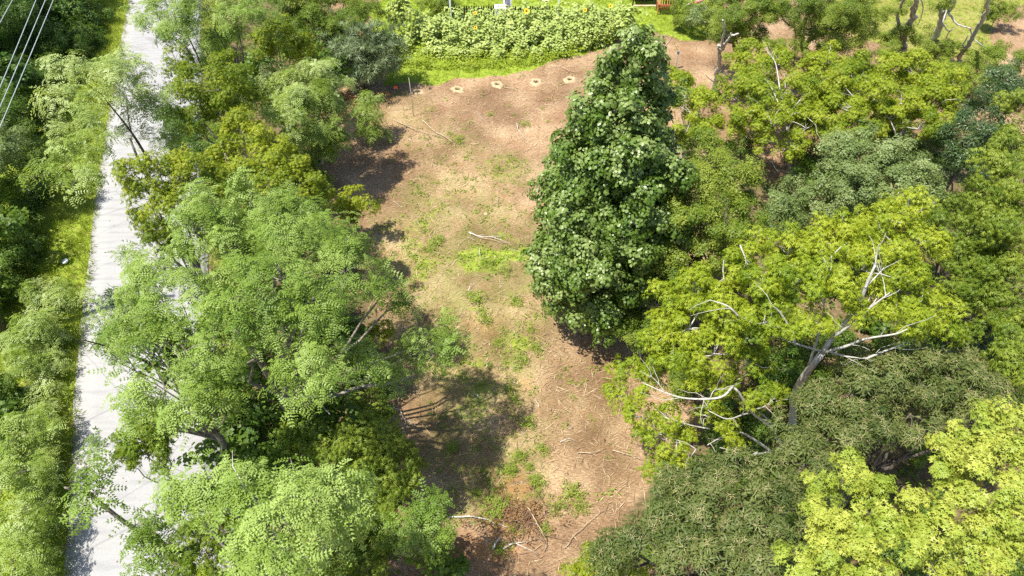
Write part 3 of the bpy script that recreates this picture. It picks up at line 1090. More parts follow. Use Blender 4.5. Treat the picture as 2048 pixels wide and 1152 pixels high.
sunflowers()
M_PETAL = solid('yellow_petal', (.75, .42, .01), (.85, .55, .02), 8, .6)
M_DISC = solid('brown_disc', (.10, .05, .015), (.16, .08, .02), 20, .9)
M_STEM = solid('green_stem', (.10, .16, .03), (.16, .22, .05), 8, .7)
SF = [(1053, 22, 1.62, .15, 'largest open sunflower, in front of the black picket fence'), (1170, 20, 1.6, .11, 'yellow sunflower above the right part of the field'),
      (951, 55, 1.4, .10, 'small half open sunflower low in the middle of the field'), (950, 26, 1.55, .10, 'tiny sunflower bud at the back edge of the field left of the fence gate'),
      (1221, 12, 1.6, .11, 'yellow sunflower near the field corner by the tall glossy tree')]
for (x, y, z, r, lab) in SF:
    c = P(x, y, z)
    root = empty('sunflower', (c[0], c[1], 0))
    tag(root, lab, 'sunflower', 'sunflowers in bloom in the field')
    s = MB()
    s.tube(smooth_path([(c[0], c[1] + .12, 0), (c[0] + .01, c[1] + .12, z * .6), (c[0], c[1] + .08, z), (c[0], c[1], z + .01)]), .013, 6)
    s.build('stem', M_STEM, root)
    nrm = np.array([.15, -.75, .65])
    nrm /= np.linalg.norm(nrm)
    u = np.cross(nrm, [0, 0, 1]); u /= np.linalg.norm(u)
    v = np.cross(nrm, u)
    pq = []
    for k in range(18):
        a = 2 * math.pi * k / 18 + rnd(-.08, .08)
        d = u * math.cos(a) + v * math.sin(a) + nrm * rnd(.05, .3)
        sd = -u * math.sin(a) + v * math.cos(a)
        pq.append(leaf_quad(c + (u * math.cos(a) + v * math.sin(a)) * r * .35, d, sd, r * .75, r * .28))
    dk = MB()
    dk.tube([c - nrm * .02, c + nrm * .01, c + nrm * .025], [r * .42, r * .42, r * .25], 14)
    head = dk.build('flower_head', M_DISC, root)
    link('petals', quads_mesh('petals', np.array(pq), np.zeros(18), [M_PETAL], None, (c[0], c[1], 0)), head)
    lq = []
    for k in range(4):
        a = k * 1.9
        lq.append(leaf_quad((c[0], c[1] + .12, z * (.35 + .15 * k)), ry(a) + np.array([0, 0, -.2]), ry(a + 1.57), .26, .2, .2))
    for k, q in enumerate(lq):
        link('leaf', quads_mesh('leaf', q[None], np.array([.6]), [M_SUNFL], None, (c[0], c[1], 0)), root)

# ------------------------------------------------------------------ garden things along the top
M_WHITE = solid('white_paint', (.74, .74, .75), (.82, .82, .82), 5, .5)
M_BLACK = solid('black_paint', (.018, .018, .022), (.035, .035, .04), 9, .45)
M_PANEL = solid('mauve_grey_panel', (.22, .21, .27), (.30, .29, .35), 6, .6)
M_TEAK = solid('brown_stained_wood', (.22, .075, .028), (.34, .125, .05), 7, .5, .3, stretch=(1, 1, 6))
M_DECK = solid('pale_deck_board', (.52, .54, .44), (.68, .70, .60), 5, .7)
M_TAN = solid('tan_board', (.46, .34, .20), (.58, .44, .28), 5, .7)
M_PINK = solid('pink_plastic', (.62, .14, .17), (.70, .22, .24), 5, .35)
M_YEL = solid('yellow_plastic', (.62, .42, .05), (.72, .5, .08), 5, .35)

a, b = P(902, 17, .0), P(1117, 17, .0)
yl = P(1010, 24, .62)[1]
fa, fb = np.array([P(903, 14, .55)[0], yl, 0]), np.array([P(1116, 14, .55)[0], yl, 0])
root = empty('picket_fence', (fa + fb) / 2)
tag(root, 'low black picket fence with white end posts behind the sunflower field', 'fence')
for e in (fa, fb):
    p = MB()
    p.box(e + np.array([0, 0, .75]), (.10, .10, 1.5))
    post = p.build('post', M_WHITE, root, False)
    p = MB()
    p.box(e + np.array([0, 0, 1.518]), (.13, .13, .03))
    p.build('post_cap', M_WHITE, post, False, root.location)
for zz in (.25, .78):
    p = MB()
    p.box((fa + fb) / 2 + np.array([0, .03, zz]), (fb[0] - fa[0] - .1, .03, .06))
    p.build('rail', M_BLACK, root, False)
npk = 44
V = np.array([(-.04, 0, 0), (.04, 0, 0), (.04, 0, .88), (0, 0, .95), (-.04, 0, .88)])
pm = bpy.data.meshes.new('picket')
vv = [tuple(q + np.array([0, dy, 0])) for dy in (-.012, .012) for q in V]
pm.from_pydata(vv, [], [(0, 1, 2, 3, 4), (9, 8, 7, 6, 5)] + [(i, (i + 5), (i + 1) % 5 + 5, (i + 1) % 5) for i in range(5)])
pm.materials.append(M_BLACK)
for i in range(npk):
    f = (i + .7) / (npk + .4)
    o = link('picket', pm, root)
    o.location = Vector(fa + (fb - fa) * f - (fa + fb) / 2) + Vector((0, 0, .05))

c = P(1001, 12, .9)
root = empty('white_box', (c[0], c[1], 0))
tag(root, 'white wooden box with a flat lid standing behind the black picket fence', 'box')
p = MB(); p.box((c[0], c[1], .42), (.62, .5, .84)); p.build('body', M_WHITE, root, False)
p = MB(); p.box((c[0], c[1] - .01, .865), (.68, .56, .05)); p.build('lid', M_WHITE, root, False)
c = P(1015, 4, 1.0)
root = empty('garden_gate', (c[0], c[1], 0))
tag(root, 'white framed gate with grey panel beside the white box', 'gate')
for dx in (-.2, .2):
    p = MB(); p.box((c[0] + dx, c[1], .8), (.08, .08, 1.6)); p.build('gate_post', M_WHITE, root, False)
p = MB(); p.box((c[0], c[1], .8), (.31, .035, 1.2)); p.build('panel', M_PANEL, root, False)
p = MB(); p.box((c[0], c[1], 1.45), (.31, .06, .08)); p.build('top_rail', M_WHITE, root, False)
c = P(1092, 1, .05)
p = MB(); p.box((c[0], c[1], .06), (.5, .22, .04), [[.94, -.34, 0], [.34, .94, 0], [0, 0, 1]])
tag(link('board', p.mesh('board', M_TAN, False, (c[0], c[1], .06)), None, (c[0], c[1], .06)), 'short tan board lying on the grass behind the picket fence', 'board')


def bench():
    bl, br = P(1314, 30), P(1351, 29)
    c = (bl + br) / 2
    wd = br[0] - bl[0]
    root = empty('garden_bench', (c[0], c[1], 0))
    tag(root, 'brown wooden slatted garden bench seen from behind on the lawn', 'bench')

    def part(name, cc, ss, R=None):
        p = MB()
        p.box(np.array([c[0], c[1], 0]) + np.array(cc), ss, R)
        return p.build(name, M_TEAK, root, False)

    t = math.radians(14)
    R = [[1, 0, 0], [0, math.cos(t), math.sin(t)], [0, -math.sin(t), math.cos(t)]]
    for sx in (-1, 1):
        part('leg', (sx * (wd / 2 - .04), .0, .28), (.07, .07, .62))
        part('leg', (sx * (wd / 2 - .04), .62, .28), (.07, .07, .60))
        part('armrest', (sx * (wd / 2 - .04), .30, .62), (.10, .72, .035))
    part('seat_rail', (0, .035, .34), (wd - .14, .035, .09))
    for k in range(4):
        part('seat_slat', (0, .14 + .13 * k, .40), (wd - .04, .11, .025))
    part('lower_rail', (0, -.012, .50), (wd - .16, .03, .10), R)
    part('top_rail', (0, -.145, 1.06), (wd - .16, .035, .12), R)
    for k in range(7):
        x = (-.5 + k / 6) * (wd - .26)
        part('back_slat', (x, -.082, .78), (.12 if k in (2, 4) else .075, .02, .50), R)
    return root


bench()


def platform():
    l, r = P(1264, 13, .0), P(1312, 13, .0)
    c = (l + r) / 2
    wd = r[0] - l[0]
    root = empty('low_deck', (c[0], c[1], 0))
    tag(root, 'low deck with pale top boards and dark open front beside the brown bench', 'deck')
    for k in range(5):
        p = MB()
        p.box((c[0], c[1] + .12 + .2 * k, .62), (wd, .19, .04))
        p.build('deck_board', M_DECK, root, False)
    for sx in (-1, 0, 1):
        p = MB(); p.box((c[0] + sx * (wd / 2 - .05), c[1] + .08, .30), (.08, .08, .60)); p.build('post', M_BLACK, root, False)
    p = MB(); p.box((c[0], c[1] + .9, .30), (wd, .04, .6)); p.build('gap_shade', M_BLACK, root, False)  # black sheet painting in the shade of the open gap under the boards
    p = MB(); p.box((c[0], c[1] + .06, .53), (wd - .02, .04, .12)); p.build('front_beam', M_BLACK, root, False)
    p = MB(); p.box((c[0] + .02, c[1] - .03, .05), (wd - .1, .12, .08)); p.build('bottom_board', M_TAN, root, False)


platform()


def toy():
    c = P(1391, 22)
    s = 1.25
    root = empty('ride_on_toy', (c[0], c[1], 0))
    tag(root, 'pink and white ride-on toy with a yellow bar standing among weeds', 'toy')
    O = np.array([c[0], c[1], 0])
    tor = []
    for (x, y, r) in ((-.36, 0, .16), (.36, -.12, .13), (.36, .22, .13)):
        a = np.linspace(0, 2 * math.pi, 17)
        p = MB()
        p.tube(O + np.stack([x + r * np.cos(a), np.full(17, y), r + .02 + r * np.sin(a)], -1) * s, .035 * s, 6, cap=False)
        wh = p.build('wheel', M_WHITE, root)
        p = MB()
        for k in range(4):
            t = k * math.pi / 4
            p.tube([O + np.array([x - r * math.cos(t), y, r + .02 - r * math.sin(t)]) * s, O + np.array([x + r * math.cos(t), y, r + .02 + r * math.sin(t)]) * s], .012, 4)
        p.build('spokes', M_WHITE, wh, True, root.location)
    p = MB(); p.tube(O + np.array([(-.36, 0, .2), (-.2, 0, .42), (.15, 0, .38), (.36, .05, .18)]) * s, .045, 8); p.build('frame', M_PINK, root)
    p = MB(); p.tube(O + np.array([(-.05, 0, .44), (.08, 0, .50), (.22, 0, .46)]) * s, [.08, .11, .07], 8); p.build('seat', M_PINK, root)
    p = MB(); p.tube(O + np.array([(.22, 0, .40), (.33, 0, .62), (.36, 0, .86)]) * s, .035, 8); p.build('backrest', M_PINK, root)
    p = MB(); p.tube(O + np.array([(-.26, -.2, .66), (-.26, 0, .70), (-.26, .2, .66)]) * s, .03, 8); p.tube(O + np.array([(-.30, 0, .35), (-.26, 0, .70)]) * s, .03, 8); p.build('handlebar', M_WHITE, root)
    p = MB(); p.tube(O + np.array([(.44, -.1, .05), (.46, -.05, .60)]) * s, .03, 8); p.build('bar', M_YEL, root)


toy()

# ------------------------------------------------------------------ stakes, flag, litter, wires, pole
M_METAL = solid('wire_metal', (.24, .28, .28), (.34, .38, .38), 3, .45, .5)
M_POLEW = solid('weathered_pole', (.10, .08, .06), (.20, .165, .13), 4, .9, bump=.5, stretch=(4, 4, .5))
M_FLAG = solid('orange_flag', (.70, .12, .03), (.75, .16, .04), 5, .6)
M_TEAL = solid('teal_cap', (.03, .10, .14), (.05, .14, .18), 5, .5)
M_PLASTIC = solid('white_plastic', (.80, .80, .82), (.86, .86, .86), 3, .4)
M_STAKE = solid('grey_stake', (.36, .30, .22), (.50, .43, .33), 5, .8)


def single(name, mb, mat, label, cat, loc, group=None, smooth=True):
    o = link(name, mb.mesh(name, mat, smooth, loc), None, loc)
    return tag(o, label, cat, group)


b = P(827, 232)
p = MB(); p.tube([b + [0, 0, -.1], b + [.01, 0, 1.0], b + [-.02, .01, 2.0]], [.015, .014, .010], 6)
single('stake', p, M_STAKE, 'tall thin grey stake standing in the clearing by the pale holes', 'stake', b)
b = P(1351, 137)
root = empty('marker_post', b)
tag(root, 'wooden marker post with a dark teal cap on the brown bank', 'post')
p = MB(); p.box(b + [0, 0, .38], (.09, .09, .95)); p.build('post_shaft', M_STAKE, root, False)
p = MB(); p.box(b + [0, 0, .90], (.11, .11, .09)); p.build('cap', M_TEAL, root, False)
b = P(790, 190)
root = empty('marker_flag', b)
tag(root, 'small orange marker flag stuck in the straw next to a hole', 'flag')
p = MB(); p.tube([b + [0, 0, -.05], b + [0, 0, .5]], .006, 5); p.build('flag_wire', M_METAL, root)
p = MB()
fl = np.array([[(0.0 + .06 * i, .02 * math.sin(i * 1.3), .34 + .15 * j) for i in range(4)] for j in range(2)]).reshape(-1, 3)
p.add(np.concatenate([fl + b, fl + b + [0, .004, 0]]), [[i, i + 1, i + 5, i + 4] for i in range(3)] + [[i + 12, i + 8, i + 9, i + 13] for i in range(3)] + [[0, 4, 12, 8], [3, 11, 15, 7]])
p.build('flag_cloth', M_FLAG, root, False)
b = P(133, 527)
p = MB(); p.tube([b + [0, 0, .10], b + [0, -.01, .13], b + [0, -.01, .15], b + [0, -.01, .152]], [.10, .125, .118, .03], 18)
single('plastic_lid', p, M_PLASTIC, 'round white plastic lid lying on the grass verge by the road', 'lid', b)
b = P(972, 429)
p = MB(); p.tube([b + [0, 0, -.01], b + [0, 0, .03], b + [.01, 0, .06], b + [.01, 0, .075]], [.09, .10, .075, .03], 9)
single('pale_stone', p, M_SAND, 'pale round stone on the straw in the middle of the clearing', 'stone', b)

for (p0, p1, lab) in (((0, 255), (107, 0), 'overhead wire nearest the road, rightmost of the three close wires'), ((0, 215), (91, 0), 'overhead wire in the middle of the three close wires'),
                      ((0, 176), (72, 0), 'overhead wire leftmost of the three close wires'), ((0, 46), (25, 0), 'lone overhead wire at the corner, apart from the other three')):
    A, B = P(*p0, 7.6), P(*p1, 7.6)
    d = (B - A) / np.linalg.norm(B - A)
    t = np.linspace(-26, 34, 41)
    pts = A + d * t[:, None]
    pts[:, 2] += (t - 4) ** 2 * .0004
    mb = MB(); mb.tube(pts, .013, 6)
    single('overhead_wire', mb, M_METAL, lab, 'wire', tuple(A), 'overhead wires along the wooded bank')
b = P(21, 672)
root = empty('utility_pole', b)
tag(root, 'weathered wooden utility pole rising from the bushes at the edge of the bank', 'utility pole')
mb = MB(); mb.tube([b + [0, 0, -.3], b + [0, 0, 4.5], b + [0, 0, 9.5]], [.16, .14, .115], 14); mb.build('pole', M_POLEW, root)
mb = MB(); mb.box(b + [0, .12, 8.9], (2.4, .1, .12)); arm = mb.build('crossarm', M_POLEW, root, False)
for dx in (-1.0, -.4, .4, 1.0):
    mb = MB(); mb.tube(np.array([(dx, .12, 8.96), (dx, .12, 9.04), (dx, .12, 9.12)]) + b, [.03, .05, .025], 8); mb.build('insulator', M_METAL, arm, True, root.location)


# ------------------------------------------------------------------ fallen branches
def stick(pts, r, mat, label, z=.06, group=None, name='fallen_branch', forks=0):
    w_ = np.array([P(x, y, z) for x, y in pts])
    w_[1:-1, 2] += rng.uniform(0, .08, max(len(pts) - 2, 0))
    sp = smooth_path(w_, 4)
    sp[1:-1] += rng.normal(size=(len(sp) - 2, 3)) * .012
    mb = MB()
    r *= .8
    mb.tube(sp, np.linspace(r, r * .35, len(sp)), 6)
    for _ in range(forks):
        i = random.randrange(len(sp) // 3, len(sp) - 1)
        d = sp[min(i + 1, len(sp) - 1)] - sp[i - 1]
        d /= np.linalg.norm(d)
        a = random.choice((-1, 1)) * rnd(.4, .8)
        dd = np.array([d[0] * math.cos(a) - d[1] * math.sin(a), d[0] * math.sin(a) + d[1] * math.cos(a), rnd(.0, .15)])
        L = rnd(.3, .9)
        mb.tube([sp[i], sp[i] + dd * L * .5, sp[i] + dd * L + [0, 0, -.03]], [r * .55, r * .4, r * .2], 5)
    return single(name, mb, mat, label, 'branch', tuple(sp[0]), group)


G = 'sticks lying on the cut straw'
stick([(845, 240), (868, 262), (890, 275), (912, 290)], .034, B_STICK, 'thick pale branch lying slanted below the row of holes', forks=1)
stick([(787, 239), (820, 256), (850, 266), (890, 276)], .024, B_STICK, 'long thin branch meeting the thick pale one below the holes', forks=1)
stick([(708, 275), (722, 292), (744, 308)], .028, B_STICK, 'short pale branch in the shade beside the feathery sapling')
stick([(1034, 246), (1037, 262), (1052, 279)], .024, B_DEAD, 'curved whitish stick left of the tall glossy tree')
stick([(938, 464), (955, 474), (975, 476), (1006, 472)], .032, B_DEAD, 'bleached forked branch in the middle of the clearing', forks=2)
stick([(955, 474), (990, 483), (1030, 491)], .018, B_STICK, 'thin reddish stick running toward the tall glossy tree from the forked branch')
stick([(960, 495), (959, 512), (961, 520)], .014, B_DEAD, 'short upright white stick below the forked branch')
stick([(895, 1034), (950, 1036), (985, 1044), (1017, 1054)], .028, B_DEAD, 'long pale pole lying across the shade beside the brush heap')
stick([(1055, 1015), (1068, 1035), (1080, 1058), (1088, 1073)], .022, B_STICK, 'grey stick on top of the rusty brush heap', .2)
stick([(1225, 900), (1250, 908), (1285, 920)], .024, B_STICK, 'straight pale branch running under the yellow tree from the bare ground', forks=1)
stick([(1155, 905), (1185, 908), (1212, 896)], .018, B_STICK, 'curved tan stick on bare ground at the foot of the slope')
stick([(1120, 885), (1135, 880), (1150, 882)], .016, B_DEAD, 'short whitish stick on the bare straw')
stick([(1118, 800), (1128, 815), (1142, 826)], .014, B_STICK, 'slanted thin stick on the straw below the tree shade')
stick([(1128, 1097), (1160, 1060), (1200, 1026), (1230, 1012)], .016, B_STICK, 'long curved twig sweeping up the bare ground by the dark shrubs')
stick([(783, 812), (795, 820), (802, 826), (816, 856)], .024, B_DEAD, 'forked white stick in the sunlit patch beside the big feathery tree', forks=1)
stick([(985, 1098), (996, 1080), (1003, 1074)], .035, B_DEAD, 'thick grey forked stump branch in front of the brush heap', .12)
stick([(1003, 1098), (1025, 1090), (1050, 1084)], .03, B_DEAD, 'grey rotten branch lying below the brush heap', forks=1)
stick([(1366, 170), (1390, 180), (1422, 196)], .035, B_DEAD, 'bleached log at the foot of the dead grey snag')
stick([(1300, 258), (1290, 240), (1312, 214)], .02, B_STICK, 'stick on the brown bank behind the glossy tree')
stick([(1332, 90), (1342, 76), (1347, 66)], .02, B_STICK, 'dark curved stick on the brown bank below the bench')
stick([(1124, 135), (1138, 142), (1158, 146)], .022, B_STICK, 'dry stick at the edge of the lawn near the last hole')
stick([(1008, 174), (1024, 178), (1035, 182)], .018, B_STICK, 'stick lying beside the middle pale hole')
stick([(1490, 272), (1510, 285), (1535, 282)], .05, B_DEAD, 'broken pale log on bare ground between the yellow trees', forks=2)
stick([(1705, 262), (1722, 272), (1738, 277)], .045, B_DEAD, 'pale log lying below the yellow trees')
stick([(1930, 145), (1945, 152), (1955, 160)], .035, B_DEAD, 'curved white branch lying by the leaning pale tree', forks=2)
stick([(1780, 130), (1800, 105), (1815, 104)], .04, B_DEAD, 'grey cut limb on the ground under the bare trees', forks=2)
lab = 'short dry stick lying on the cut straw of the clearing'
zone = [(760, 215), (1050, 190), (1060, 350), (1030, 560), (1090, 690), (1230, 760), (1280, 900), (1240, 1000), (1130, 1100), (900, 1120), (880, 900), (900, 650), (740, 420), (720, 260)]
k = 0
while k < 70:
    x, y = rnd(700, 1290), rnd(190, 1120)
    if poly_mask(np.array([x]), np.array([y]), zone)[0] < 1:
        continue
    a = rnd(0, 6.28)
    L = rnd(8, 26)
    stick([(x, y), (x + L * .5 * math.cos(a) + rnd(-2, 2), y + L * .4 * math.sin(a)), (x + L * math.cos(a), y + L * .8 * math.sin(a))], rnd(.008, .016), random.choice((B_STICK, B_DEAD, B_TWIG, B_STICK)), lab, .05, G)
    k += 1


# ------------------------------------------------------------------ trees left of the clearing
GL, GO, GA = 'feathery pale green trees by the road', 'olive yellow trees along the road', 'pale barked yellow green trees'
tree('locust_tree', 'largest feathery light green tree, its crown reaching out over the clearing', 'tree', 'locust',
     [(560, 560, 8, 95), (470, 600, 7.6, 90, -.1), (620, 610, 7.6, 80), (690, 545, 6.8, 72), (760, 575, 5.6, 48), (560, 480, 7.4, 80), (430, 690, 6.6, 75), (530, 650, 7.2, 80, -.1), (640, 720, 6.8, 78, .1), (610, 775, 6.4, 58, .1),
      (710, 740, 6, 62), (775, 745, 5.0, 38), (840, 705, 4.6, 44), (890, 690, 4.3, 42), (880, 650, 4.0, 28), (810, 610, 4.6, 34)],
     base=(575, 868), r=.15, group=GL, dens=.78, poly=[([(572, 850, .5), (568, 800, 2.6), (540, 755, 4.0), (515, 715, 5.2), (470, 660, 6.2)], .13, .05), ([(568, 800, 2.6), (575, 760, 4.2), (568, 700, 5.5), (590, 650, 6.8)], .11, .04),
                                             ([(562, 800, 2.9), (600, 795, 3.6), (660, 790, 4.4)], .05, .02, B_PALE), ([(470, 870, .6), (440, 850, 2), (410, 800, 3.6), (380, 760, 5)], .11, .04)])
tree('locust_tree', 'feathery light green tree behind the largest one, below the yellow crown', 'tree', 'locust',
     [(430, 420, 7, 72, .1), (500, 410, 7, 72), (560, 430, 6.6, 65), (390, 470, 6.8, 68), (470, 490, 6.8, 70), (640, 470, 6.0, 62, -.1), (690, 500, 5.2, 48, -.1), (620, 430, 5.6, 45, -.2)], r=.15, group=GL)
tree('locust_tree', 'feathery tree leaning out across the middle of the road', 'tree', 'locust',
     [(300, 560, 6.4, 62, .1), (360, 600, 6.8, 72), (280, 640, 6, 55, -.1), (330, 690, 6, 66, -.05), (400, 760, 5.8, 60), (255, 595, 5.2, 28, .2), (285, 530, 5.6, 34, .25), (250, 505, 5.6, 20, .3), (240, 660, 4.8, 28, -.3), (215, 690, 4.8, 28, -.25), (230, 722, 4.5, 26, -.2), (212, 625, 5, 30, .05), (330, 540, 5, 36, .1)], r=.08, group=GL,
     poly=[([(330, 740, 3), (250, 705, 4.6), (205, 690, 5.4), (165, 680, 6)], .035, .012, B_DARK)])
tree('locust_tree', 'feathery tree over the road whose crown hides a dark shaded gap beside white pavement', 'tree', 'locust',
     [(330, 790, 6, 62, .05), (265, 795, 5.4, 38), (390, 830, 6, 58, .1), (290, 840, 5, 42, -.1), (440, 800, 5.6, 45, .1)], base=(480, 930), r=.13, group=GL)
tree('locust_shrub', 'wide pale feathery growth spread over the grass verge', 'shrub', 'pale',
     [(62, 590, 0.55, 31, 0), (122, 600, 0.55, 27, 0), (55, 650, 1.20, 47, 0), (87, 670, 0.55, 30, 0), (35, 725, 1.20, 40, -.1), (67, 735, 0.55, 25, 0), (167, 590, 0.55, 14, .1), (25, 680, 1.20, 32)], base=(60, 740), r=.04, group='pale feathery growth on the verge', dens=1.0, limbs=False, twig=3)
tree('locust_shrub', 'pale feathery growth at the corner, filling the verge beside the lowest stretch of road', 'shrub', 'pale',
     [(55, 865, 1.20, 52, -.05), (77, 830, 0.55, 22, 0), (30, 950, 1.20, 59, -.05), (67, 940, 0.55, 33, 0), (45, 1040, 1.20, 61, -.05), (77, 1040, 0.55, 27, -.1), (25, 1120, 1.20, 52, 0), (52, 1130, 0.72, 31, -.05), (87, 890, 0.55, 17, -.15)], base=(50, 1080), r=.04, group='pale feathery growth on the verge', dens=1.1, limbs=False, twig=3)
tree('locust_shrub', 'pale feathery growth along the road edge between the two wider ones', 'shrub', 'pale',
     [(x_ + rnd(-8, 8), y_, rnd(.35, .6), rnd(16, 24), rnd(.15, .4)) for y_ in range(570, 1150, 34) for x_ in (112 - (y_ - 570) * .045, 72 - (y_ - 570) * .02)], base=(95, 800), r=.03, group='pale feathery growth on the verge', limbs=False, twig=2)
tree('locust_tree', 'darker feathery limb reaching across the road above the bare white patch', 'tree', 'locust',
     [(175, 940, 6.2, 30, -.3), (200, 985, 6, 34, -.3), (165, 1010, 6.2, 28, -.25), (270, 1050, 5.6, 34, -.3), (290, 1100, 5.2, 40, -.2), (310, 1080, 5.2, 40, -.3), (190, 890, 5.2, 20, -.3)], base=(360, 1190), r=.06, group=GL, limbs=False, twig=3,
     poly=[([(330, 1090, 3), (250, 1045, 4.4), (180, 990, 5.4), (130, 975, 6)], .06, .02)])
tree('locust_tree', 'bright feathery crown at the bottom with pale limbs showing through', 'tree', 'locust',
     [(560, 1070, 8, 88, .25), (620, 1010, 8, 80, .25), (690, 1000, 7.6, 70, .3), (500, 1010, 7.4, 62, .15), (480, 960, 7, 50, .1), (410, 960, 6.8, 56, .1), (360, 980, 6.4, 52, .1), (420, 1010, 6.6, 52), (640, 1070, 7, 60, .2), (700, 1050, 6.6, 42, .2), (560, 1135, 8, 60, .2), (480, 1120, 7.6, 50, .2), (590, 960, 7, 45, .2)],
     base=(590, 1260), r=.17, group=GL, poly=[([(590, 1060, 6), (550, 1020, 6.8), (510, 1002, 7.2)], .05, .03, B_PALE)])
tree('locust_tree', 'small blue green feathery tree standing alone in shade by the brush heap', 'tree', 'locust',
     [(850, 1010, 3.2, 40, -.35), (870, 1050, 3, 48, -.3), (835, 1065, 2.8, 38, -.35), (800, 1060, 2.4, 34, -.45)], r=.06, group=GL)
tree('locust_tree', 'thin pale feathery tree with a dark bare stem over the far road', 'tree', 'pale',
     [(140, 140, 7.4, 44, .35), (200, 150, 7.2, 48, .3), (110, 200, 7.2, 42, .3), (170, 215, 7, 46, .15), (260, 130, 6.8, 46, .2), (310, 170, 6.2, 44), (300, 220, 5.6, 40, -.2), (240, 190, 6.6, 36, .1), (120, 280, 6.6, 46, 0), (180, 290, 6.4, 42), (100, 350, 6, 40, -.1), (160, 350, 6, 44, 0), (320, 280, 4.6, 36, -.1), (260, 260, 5, 28)],
     base=(400, 470), r=.10, group=GL, dens=.95, limbs=False, twig=4, poly=[([(330, 350, 3), (296, 316, 4.2), (270, 275, 5.2), (240, 235, 6.2), (215, 205, 7)], .06, .015, B_DARK), ([(290, 308, 4.4), (262, 260, 5.6), (252, 190, 6.6)], .03, .01, B_DARK)], lift=.7)
tree('locust_tree', 'round pale feathery tree beside the shady corner near the first hole', 'tree', 'pale',
     [(560, 160, 4.44, 58, .1), (620, 160, 4.59, 62, .1), (590, 210, 4.44, 62), (540, 200, 4.00, 48), (655, 190, 4.14, 50, .1), (610, 250, 3.70, 50, -.1), (660, 235, 3.55, 44, -.05), (665, 290, 2.52, 40, -.2), (630, 290, 2.52, 36, -.2)], r=.12, group=GL, dens=1.3)
tree('locust_tree', 'blue green feathery tree at the top beside the end of the road', 'tree', 'locust',
     [(300, 20, 7, 42, 0), (350, 30, 7.4, 50, 0), (410, 20, 7.4, 54, .1), (470, 30, 7, 52, .1), (510, 15, 6.6, 44), (390, 70, 6.2, 45, -.1), (450, 75, 6, 40, 0), (330, 60, 6, 32, 0), (425, 110, 4.6, 34, .1)], r=.14, group=GL)
tree('yellow_tree', 'olive yellow tree overhanging the far road, its crown split by dark gaps', 'tree', 'olive',
     [(390, 170, 6, 52, -.1), (440, 180, 6, 50), (350, 120, 5.6, 34), (470, 140, 5.6, 44, -.1), (400, 230, 5, 48, -.15), (450, 240, 5, 44, -.1), (490, 190, 5, 36, -.1)], r=.12, group=GO)
tree('yellow_tree', 'olive bush-like tree below the dark green crown at the top', 'tree', 'olive',
     [(540, 90, 4.6, 44, 0), (580, 100, 4.6, 44, .1), (560, 65, 4.8, 38, .1), (610, 110, 3.8, 26, .2)], r=.09, group=GO)
tree('yellow_tree', 'bright yellow green tree between the two pale feathery crowns', 'tree', 'olive',
     [(480, 260, 5.4, 44, .2), (510, 300, 5.4, 48, .25), (450, 310, 5.4, 44, .1), (560, 330, 5.4, 52, .25), (600, 370, 5.2, 52, .2), (540, 370, 5.2, 48, .1), (480, 350, 5.2, 46, .15), (640, 390, 4.2, 34, .1), (560, 290, 5, 30, .2)], r=.13, group=GO)
tree('yellow_tree', 'yellow green tree leaning over the road with bare pavement beside its crown', 'tree', 'olive',
     [(270, 350, 6.2, 40, .2), (320, 350, 6.2, 48, .15), (380, 350, 6, 50, .1), (300, 400, 5.6, 46, 0), (350, 410, 5.4, 48, -.05), (420, 370, 5.6, 42, .1), (330, 455, 4.4, 36, -.1), (345, 495, 3.6, 32, -.1), (300, 470, 4, 24, 0), (290, 440, 4.4, 30, 0)], r=.12, group=GO)
tree('sapling', 'small yellow leaved sapling at the edge of the shaded straw', 'sapling', 'olive', [(700, 395, 2, 30, .3), (735, 410, 1.8, 20, .3), (680, 420, 1.6, 26, .1), (705, 425, 1.2, 20, 0)], r=.04)
tree('sapling', 'slender light green sapling by the orange hole', 'sapling', 'pale', [(735, 200, 1.9, 24, -.15), (725, 220, 1.6, 22, -.2), (745, 225, 1.5, 22, -.2)], r=.025, dens=1.3)
tree('sapling', 'low feathery light green sapling growing out of the straw below the orange hole', 'sapling', 'pale', [(735, 255, 1.0, 24, -.25), (750, 270, .7, 18, -.25), (768, 268, .5, 14, -.4), (725, 268, .6, 14, -.3)], r=.02, dens=1.2)
tree('dark_tree', 'dark green bushy tree at the top between the olive trees and the lawn', 'tree', 'mid',
     [(620, 20, 3.09, 50, -.3), (670, 30, 2.88, 50, -.35), (700, 50, 2.57, 45, -.3), (640, 70, 2.57, 50, -.4), (580, 20, 3.09, 45, -.2), (690, 5, 3.09, 45, -.2), (735, 20, 2.06, 36, -.2), (590, 50, 2.57, 40, -.4)], r=.15)
tree('cedar_tree', 'grey green bristly evergreen bush at the corner of the lawn', 'tree', 'cedar', [(715, 110, 2.07, 50), (760, 100, 1.91, 42), (735, 85, 2.30, 44, .1), (700, 140, 1.43, 34, -.2), (765, 130, 1.35, 34), (680, 100, 1.76, 34, -.1)], r=.1, dens=1.5)
tree('feathery_shrub', 'vivid green drooping shrub between the big feathery tree and the clearing', 'shrub', 'droop',
     [(760, 880, 2.56, 56), (700, 900, 2.72, 55, -.1), (800, 930, 2.24, 48, .1), (640, 890, 2.40, 50, -.25), (740, 950, 2.24, 50), (590, 880, 2.08, 44, -.3), (780, 980, 1.92, 46, .05), (830, 930, 1.60, 22, .1)], r=.09)
tree('understory_tree', 'dark leafy shrub hanging over white pavement beneath the feathery trees', 'shrub', 'olive',
     [(270, 880, 3.2, 40, -.4), (300, 910, 3, 42, -.45), (250, 910, 3, 28, -.2), (330, 870, 3, 40, -.45), (300, 850, 3.6, 36, -.4)], r=.06, dens=1.2)
